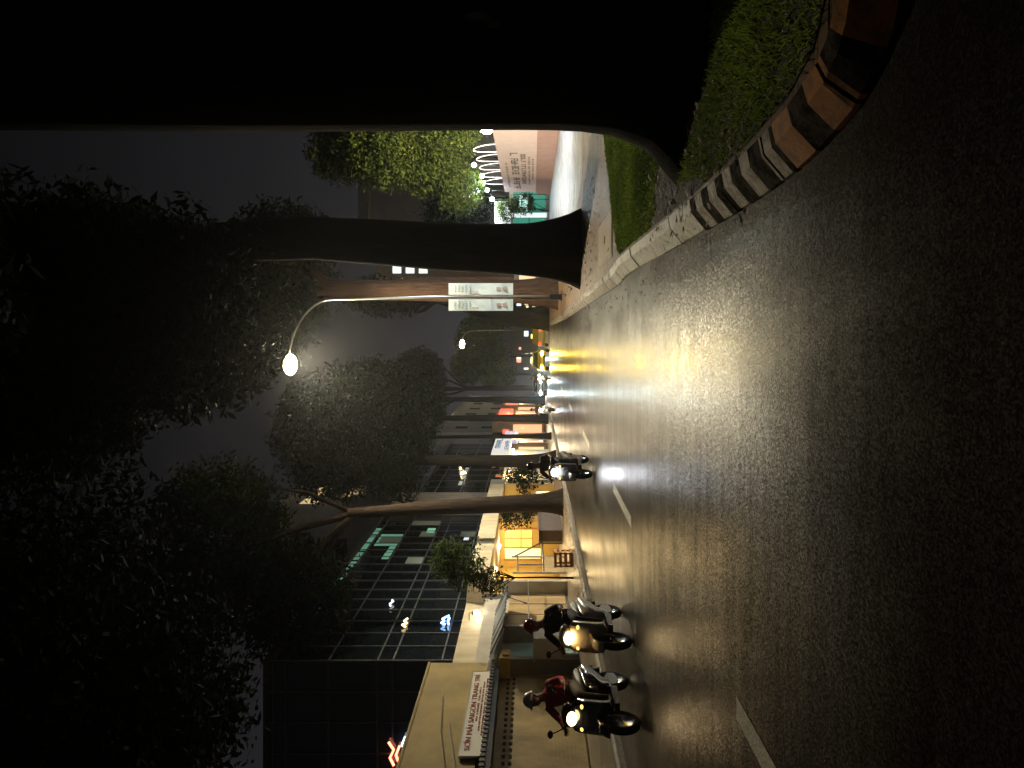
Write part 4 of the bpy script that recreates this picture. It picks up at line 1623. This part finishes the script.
def make_rider(label, loc, rz, shirt, trousers, helm, lean=0.0, group='scooter riders'):
    """seated rider facing local +y, hands on the grips, soles on the floorboard"""
    t = thing('person', label, 'person', loc, rz, group)
    V, E, Rd, reg = [], [], [], []

    def jt(p, r, par=None, g=0):
        V.append(Vector(p))
        Rd.append(r)
        reg.append(g)
        if par is not None:
            E.append((par, len(V) - 1))
        return len(V) - 1
    ly = lean
    pel = jt((0, -.24, .87), .15, None, 1)
    sp = jt((0, -.24 + ly * .2, 1.02), .14, pel, 0)
    ch = jt((0, -.17 + ly * .6, 1.17), .155, sp, 0)
    nk0 = jt((0, -.11 + ly, 1.3), .078, ch, 0)
    nk = jt((0, -.07 + ly, 1.37), .056, nk0, 2)
    hd = jt((0, -.02 + ly, 1.46), .085, nk, 2)
    for s in (-1, 1):
        sh_ = jt((s * .18, -.13 + ly, 1.25), .072, ch, 0)
        el = jt((s * .31, .0 + ly * .4, 1.06), .05, sh_, 0)
        wr = jt((s * .32, .2, 1.03), .033, el, 2)
        hp = jt((s * .1, -.2, .87), .1, pel, 1)
        kn = jt((s * .15, .2, .79), .07, hp, 1)
        an_ = jt((s * .12, .18, .42), .045, kn, 1)
        hl_ = jt((s * .12, .15, .375), .04, an_, 3)
        jt((s * .13, .36, .368), .032, hl_, 3)
    me = bpy.data.meshes.new('body')
    me.from_pydata([tuple(v) for v in V], E, [])
    o = bpy.data.objects.new('body_tmp', me)
    C.objects.link(o)
    sk = o.modifiers.new('skin', 'SKIN')
    sk.use_smooth_shade = True
    su = o.modifiers.new('sub', 'SUBSURF')
    su.levels = su.render_levels = 2
    for i, d in enumerate(me.skin_vertices[0].data):
        d.radius = (Rd[i], Rd[i] * (.78 if i in (pel, sp, ch) else 1))
        d.use_root = (i == 0)
    bpy.context.view_layer.update()
    m2 = bpy.data.meshes.new_from_object(o.evaluated_get(bpy.context.evaluated_depsgraph_get()))
    bpy.data.objects.remove(o)
    b = MB()
    for p in m2.polygons:
        pass
    vs = [v.co.copy() for v in m2.vertices]
    b.v = [tuple(v) for v in vs]
    for p in m2.polygons:
        c = p.center
        best, bi = 9, 0
        for (a, e) in E:
            ab = V[e] - V[a]
            k = max(0, min(1, (c - V[a]).dot(ab) / ab.length_squared))
            q = (c - (V[a] + ab * k)).length - (Rd[a] + (Rd[e] - Rd[a]) * k)
            if q < best:
                best = q
                bi = reg[e] if k > .12 else reg[a]
                if reg[e] == 2 and reg[a] == 0 and k < .55 and e != nk:
                    bi = 0
        b.f.append(tuple(p.vertices))
        b.mi.append(bi)
    hc = Vector((0, .0 + ly, 1.485))
    # head with face
    b.ell(hc, (.076, .095, .115), 20, 14, 2)
    b.ell(hc + Vector((0, .035, -.055)), (.055, .06, .06), 14, 8, 2)       # jaw
    b.add([hc + Vector((0, .095, .015)), hc + Vector((-.016, .088, -.03)), hc + Vector((.016, .088, -.03)), hc + Vector((0, .122, -.026))], [(0, 1, 3), (0, 3, 2), (1, 2, 3)], 2)
    for s in (-1, 1):
        b.ell(hc + Vector((s * .03, .087, .008)), (.014, .008, .008), 8, 5, 4)
        b.ell(hc + Vector((s * .078, 0, -.01)), (.012, .022, .032), 8, 5, 2)
        # hand: palm + five fingers wrapped round the grip
        g = Vector((s * .325, .275, 1.005))
        b.ell(g + Vector((0, -.035, .02)), (.042, .048, .02), 10, 6, 2)
        for k in range(4):
            fx = g.x + (k - 1.5) * .02
            ln_ = (.9, 1.05, 1.0, .8)[k]
            pts = [Vector((fx, g.y + .0, g.z + .03))]
            for j in range(1, 5):
                a = R(95 - 55 * j * ln_)
                pts.append(Vector((fx, g.y + .027 * math.cos(a), g.z + .027 * math.sin(a))))
            b.tube(pts, [.009, .009, .0085, .008, .006], 6, 2)
        b.tube([g + Vector((-s * .03, -.04, .015)), g + Vector((-s * .05, -.02, -.005)), g + Vector((-s * .045, .015, -.022))], [.011, .01, .007], 6, 2)
    b.ell(hc + Vector((0, .088, -.062)), (.022, .008, .006), 10, 5, 5)
    body = b.build('body', [shirt, trousers, SKIN, RUBBER, KBLACK, mat('lips', (.35, .13, .1), .5)], t, True)
    h = MB()
    h.ell(hc + Vector((0, -.012, .018)), (.115, .135, .135), 20, 9, 0, -.12, 1)
    h.prism([(hc.y + .1, hc.z + .035), (hc.y + .175, hc.z + .02), (hc.y + .1, hc.z + .05)], -.08, .08, 0)
    h.build('helmet', helm, t, True)
    st = MB()
    for s in (-1, 1):
        st.tube([hc + Vector((s * .085, .01, 0)), hc + Vector((s * .06, .03, -.08)), hc + Vector((0, .035, -.125))], .006, 5)
    st.build('chin_strap', BLACKPLASTIC, t)
    # collar and hem
    return t


CREAM = mat('cream_gloss_paint', (.62, .5, .32), .25, .08, 4, coat=.6)
BLACKP = mat('black_gloss_paint', (.012, .012, .013), .18, .2, 4, coat=.8)
SILVER = mat('silver_paint', (.5, .48, .44), .25, .08, 4, metal=.5, coat=.5)
REDSHIRT = mat('red_shirt', (.62, .06, .09), .8, .25, 6, .9, 14)
DARKJ = mat('dark_jacket', (.03, .029, .03), .7, .35, 6, .9, 14)
BROWNJ = mat('brown_jacket', (.09, .06, .05), .75, .3, 6, .3, 25)
JEANS = mat('dark_jeans', (.03, .035, .05), .8, .25, 8, .2, 30)
KHAKI = mat('khaki_trousers', (.12, .1, .06), .8, .25, 8, .2, 30)
HELM_R = mat('maroon_helmet', (.42, .06, .05), .2, .1, 4, coat=.6)
HELM_W = mat('pale_helmet', (.5, .46, .42), .25, .1, 4, coat=.6)
HELM_K = mat('black_helmet', (.02, .018, .018), .2, .1, 4, coat=.6)
PIr = math.pi
make_scooter('cream and black scooter with lit headlight beside the all black scooter', (-4.78, 11.3, 0), PIr + R(3), CREAM, BLACKP, 5, (1, .72, .36))
make_rider('rider in dark jacket and maroon helmet on the cream scooter', (-4.78, 11.3, 0), PIr + R(3), DARKJ, JEANS, HELM_R, .03)
make_scooter('black scooter with lit headlight passing the shuttered yellow shop', (-5.52, 10.45, 0), PIr + R(2), BLACKP, SILVER, 5, (1, .66, .34))
make_rider('rider in red shirt and pale helmet on the black scooter', (-5.52, 10.45, 0), PIr + R(2), REDSHIRT, KHAKI, HELM_W, .0)
make_scooter('silver scooter farther up the road before the stout trunk', (-3.62, 18.2, 0), PIr - R(6), SILVER, BLACKP, 22, (.92, .94, 1.0))
make_rider('distant rider in brown jacket on the silver scooter', (-3.62, 18.2, 0), PIr - R(6), BROWNJ, JEANS, HELM_K, .02)


PROTO_S = [o for o in C.objects if o.name == 'motor_scooter.002'][0]
PROTO_P = [o for o in C.objects if o.name == 'person.002'][0]
for (x, y, la, lb) in ((-5.6, 47, 'distant scooter hugging the left kerb before the white sign', 'small far rider on the scooter hugging the left kerb'),
                       (-4.3, 57, 'tiny scooter just in front of the white car', 'tiny rider on the scooter just in front of the white car')):
    for pr, lab in ((PROTO_S, la), (PROTO_P, lb)):
        q = copy_tree(pr)
        q.location = (x, y, 0)
        q.rotation_euler = (0, 0, PIr + R(2))
        q['label'] = lab


def make_car(label, loc, rz, paint, hl, power, hcol, taxi=False, grp='cars at the far end of the street'):
    t = thing('car', label, 'car', loc, rz, grp)
    prof = [(2.15, .35), (2.2, .55), (2.1, .78), (1.15, .92), (.45, 1.4), (-.9, 1.46), (-1.75, 1.0), (-2.1, .95), (-2.15, .5), (-2.1, .32)]
    b = MB()
    n = len(prof)
    vs = []
    for (xx, ins) in ((-.86, .0), (-.8, 1), (.8, 1), (.86, 0)):
        for (y, z) in prof:
            zc = z
            k = xx
            if z > 1.2:
                k = xx * .74
            vs.append((k, y * (1 if ins else .985), zc * (1 if ins else .97)))
    fs = [tuple(range(n)), tuple(3 * n + i for i in reversed(range(n)))]
    for j in range(3):
        for i in range(n):
            i2 = (i + 1) % n
            fs.append((j * n + i, (j + 1) * n + i, (j + 1) * n + i2, j * n + i2))
    b.add(vs, fs)
    b.build('body', paint, t, bevel=.04)
    b = MB()
    b.quad((-.72, 1.08, .985), (.72, 1.08, .985), (.56, .52, 1.365), (-.56, .52, 1.365))
    b.build('windscreen', GLASS, t)
    for s in (-1, 1):
        b = MB()
        b.quad((s * .85, .75, 1.0), (s * .85, -1.35, 1.02), (s * .66, -.85, 1.38), (s * .66, .4, 1.36))
        b.build('side_window', GLASS, t)
    for (x, y) in ((-.78, 1.35), (.78, 1.35), (-.78, -1.3), (.78, -1.3)):
        w = MB()
        w.lathe_x([(-.1, .0), (-.1, .2), (-.1, .29), (-.06, .32), (.06, .32), (.1, .29), (.1, .2), (.1, .0)], (x, y, .32), 20)
        w.build('wheel', RUBBER, t, True)
    for s in (-1, 1):
        b = MB()
        b.ell((s * .6, 2.17, .66), (.22, .07, .12), 12, 6)
        b.build('headlight', glow('car_light_%s' % hl, hcol, 60 if power else .3), t, True)
        b = MB()
        b.box(s * .66 - .14, s * .66 + .14, -2.17, -2.12, .7, .86)
        b.build('tail_light', glow('red_tail_light', (1, .06, .03), 3), t)
        if power:
            lamp('car_beam', 'SPOT', (s * .6, 2.28, .66), power, hcol, .09, t, (0, 1, -.2), 64, .8)
    b = MB()
    b.box(-.45, .45, 2.19, 2.23, .4, .55)
    b.build('grille', BLACKPLASTIC, t)
    if taxi:
        b = MB()
        b.box(-.2, .2, -.35, -.15, 1.47, 1.6)
        b.build('roof_light', glow('taxi_roof_light', (1, .85, .3), 2.0), t, bevel=.02)
    return t


YCAR = mat('yellow_car_paint', (.75, .5, .03), .3, .05, 4, coat=.7)
WCAR = mat('white_car_paint', (.7, .7, .72), .3, .05, 4, coat=.7)
GCAR = mat('grey_car_paint', (.3, .31, .33), .3, .05, 4, coat=.7)
make_car('yellow taxi driving away under the distant street lamp', (-1.05, 66, 0), 0, YCAR, 'off', 0, (1, .9, .7), True)
make_car('taxi with dazzling yellow headlights coming down the middle lane', (-3.0, 62, 0), PIr, YCAR, 'amber', 1000, (1, .66, .08), True)
make_car('white car with cool headlights close to the kerb end', (-6.0, 71, 0), PIr, WCAR, 'ice', 1300, (.72, .95, 1.0))
make_car('grey car with white headlights behind the white car', (-4.9, 92, 0), PIr, GCAR, 'ice', 1300, (.72, .95, 1.0))

hz = MB()  # haze volume added for the glow round the lamps
hz.box(-80, 80, -45, 230, -1.2, 34)
hm = bpy.data.materials.new('night_haze')
hm.use_nodes = True
hm.node_tree.nodes.clear()
ho = hm.node_tree.nodes.new('ShaderNodeOutputMaterial')
hv = hm.node_tree.nodes.new('ShaderNodeVolumePrincipled')
hv.inputs['Color'].default_value = (.9, .92, .95, 1)
hv.inputs['Density'].default_value = .0004
hv.inputs['Anisotropy'].default_value = .82
hm.node_tree.links.new(hv.outputs[0], ho.inputs['Volume'])
tag(hz.build('haze', hm), 'thin damp night haze hanging over the whole street', None, None, 'stuff')

# ------------------------------------------------------------------ sky, haze, camera, render
w = bpy.data.worlds.new('World')
scene.world = w
w.use_nodes = True
nt = w.node_tree
bg = nt.nodes['Background']
tc = nt.nodes.new('ShaderNodeTexCoord')
sx = nt.nodes.new('ShaderNodeSeparateXYZ')
nt.links.new(tc.outputs['Generated'], sx.inputs[0])
rp = nt.nodes.new('ShaderNodeValToRGB')
e = rp.color_ramp.elements
e[0].position = 0.0
e[0].color = (.04, .04, .048, 1)
e[1].position = .75
e[1].color = (.0032, .003, .0034, 1)
el = e.new(.3)
el.color = (.0155, .0148, .0165, 1)
nz = nt.nodes.new('ShaderNodeTexNoise')
nz.inputs['Scale'].default_value = 2.2
nz.inputs['Detail'].default_value = 4
nt.links.new(tc.outputs['Generated'], nz.inputs['Vector'])
ml = nt.nodes.new('ShaderNodeMath')
ml.operation = 'MULTIPLY_ADD'
ml.inputs[1].default_value = .26
nt.links.new(nz.outputs['Fac'], ml.inputs[0])
nt.links.new(sx.outputs['Z'], ml.inputs[2])
nt.links.new(ml.outputs[0], rp.inputs[0])
nt.links.new(rp.outputs[0], bg.inputs['Color'])
bg.inputs['Strength'].default_value = 1.0

cam = bpy.data.cameras.new('camera')
cam.sensor_width = 36
cam.lens = F / 1024 * 36
cam.shift_x = -(VX - 512) / 1024
cam.shift_y = (VY - 384) / 1024
cam.clip_start = .05
cam.clip_end = 2000
co = bpy.data.objects.new('camera', cam)
C.objects.link(co)
co.matrix_world = Matrix(((0, 1, 0, 0), (0, 0, -1, 0), (-1, 0, 0, H), (0, 0, 0, 1)))
scene.camera = co

scene.render.engine = 'CYCLES'
scene.cycles.use_denoising = True
scene.cycles.max_bounces = 5
scene.cycles.diffuse_bounces = 2
scene.cycles.glossy_bounces = 3
scene.cycles.transmission_bounces = 3
scene.cycles.volume_bounces = 0
scene.cycles.sample_clamp_indirect = 3
scene.cycles.caustics_reflective = False
scene.cycles.caustics_refractive = False
vs_ = scene.view_settings
scene.display_settings.display_device = 'sRGB'
vs_.view_transform = 'Standard'
vs_.look = 'None'
vs_.exposure = .3
vs_.gamma = 1
vs_.use_curve_mapping = False
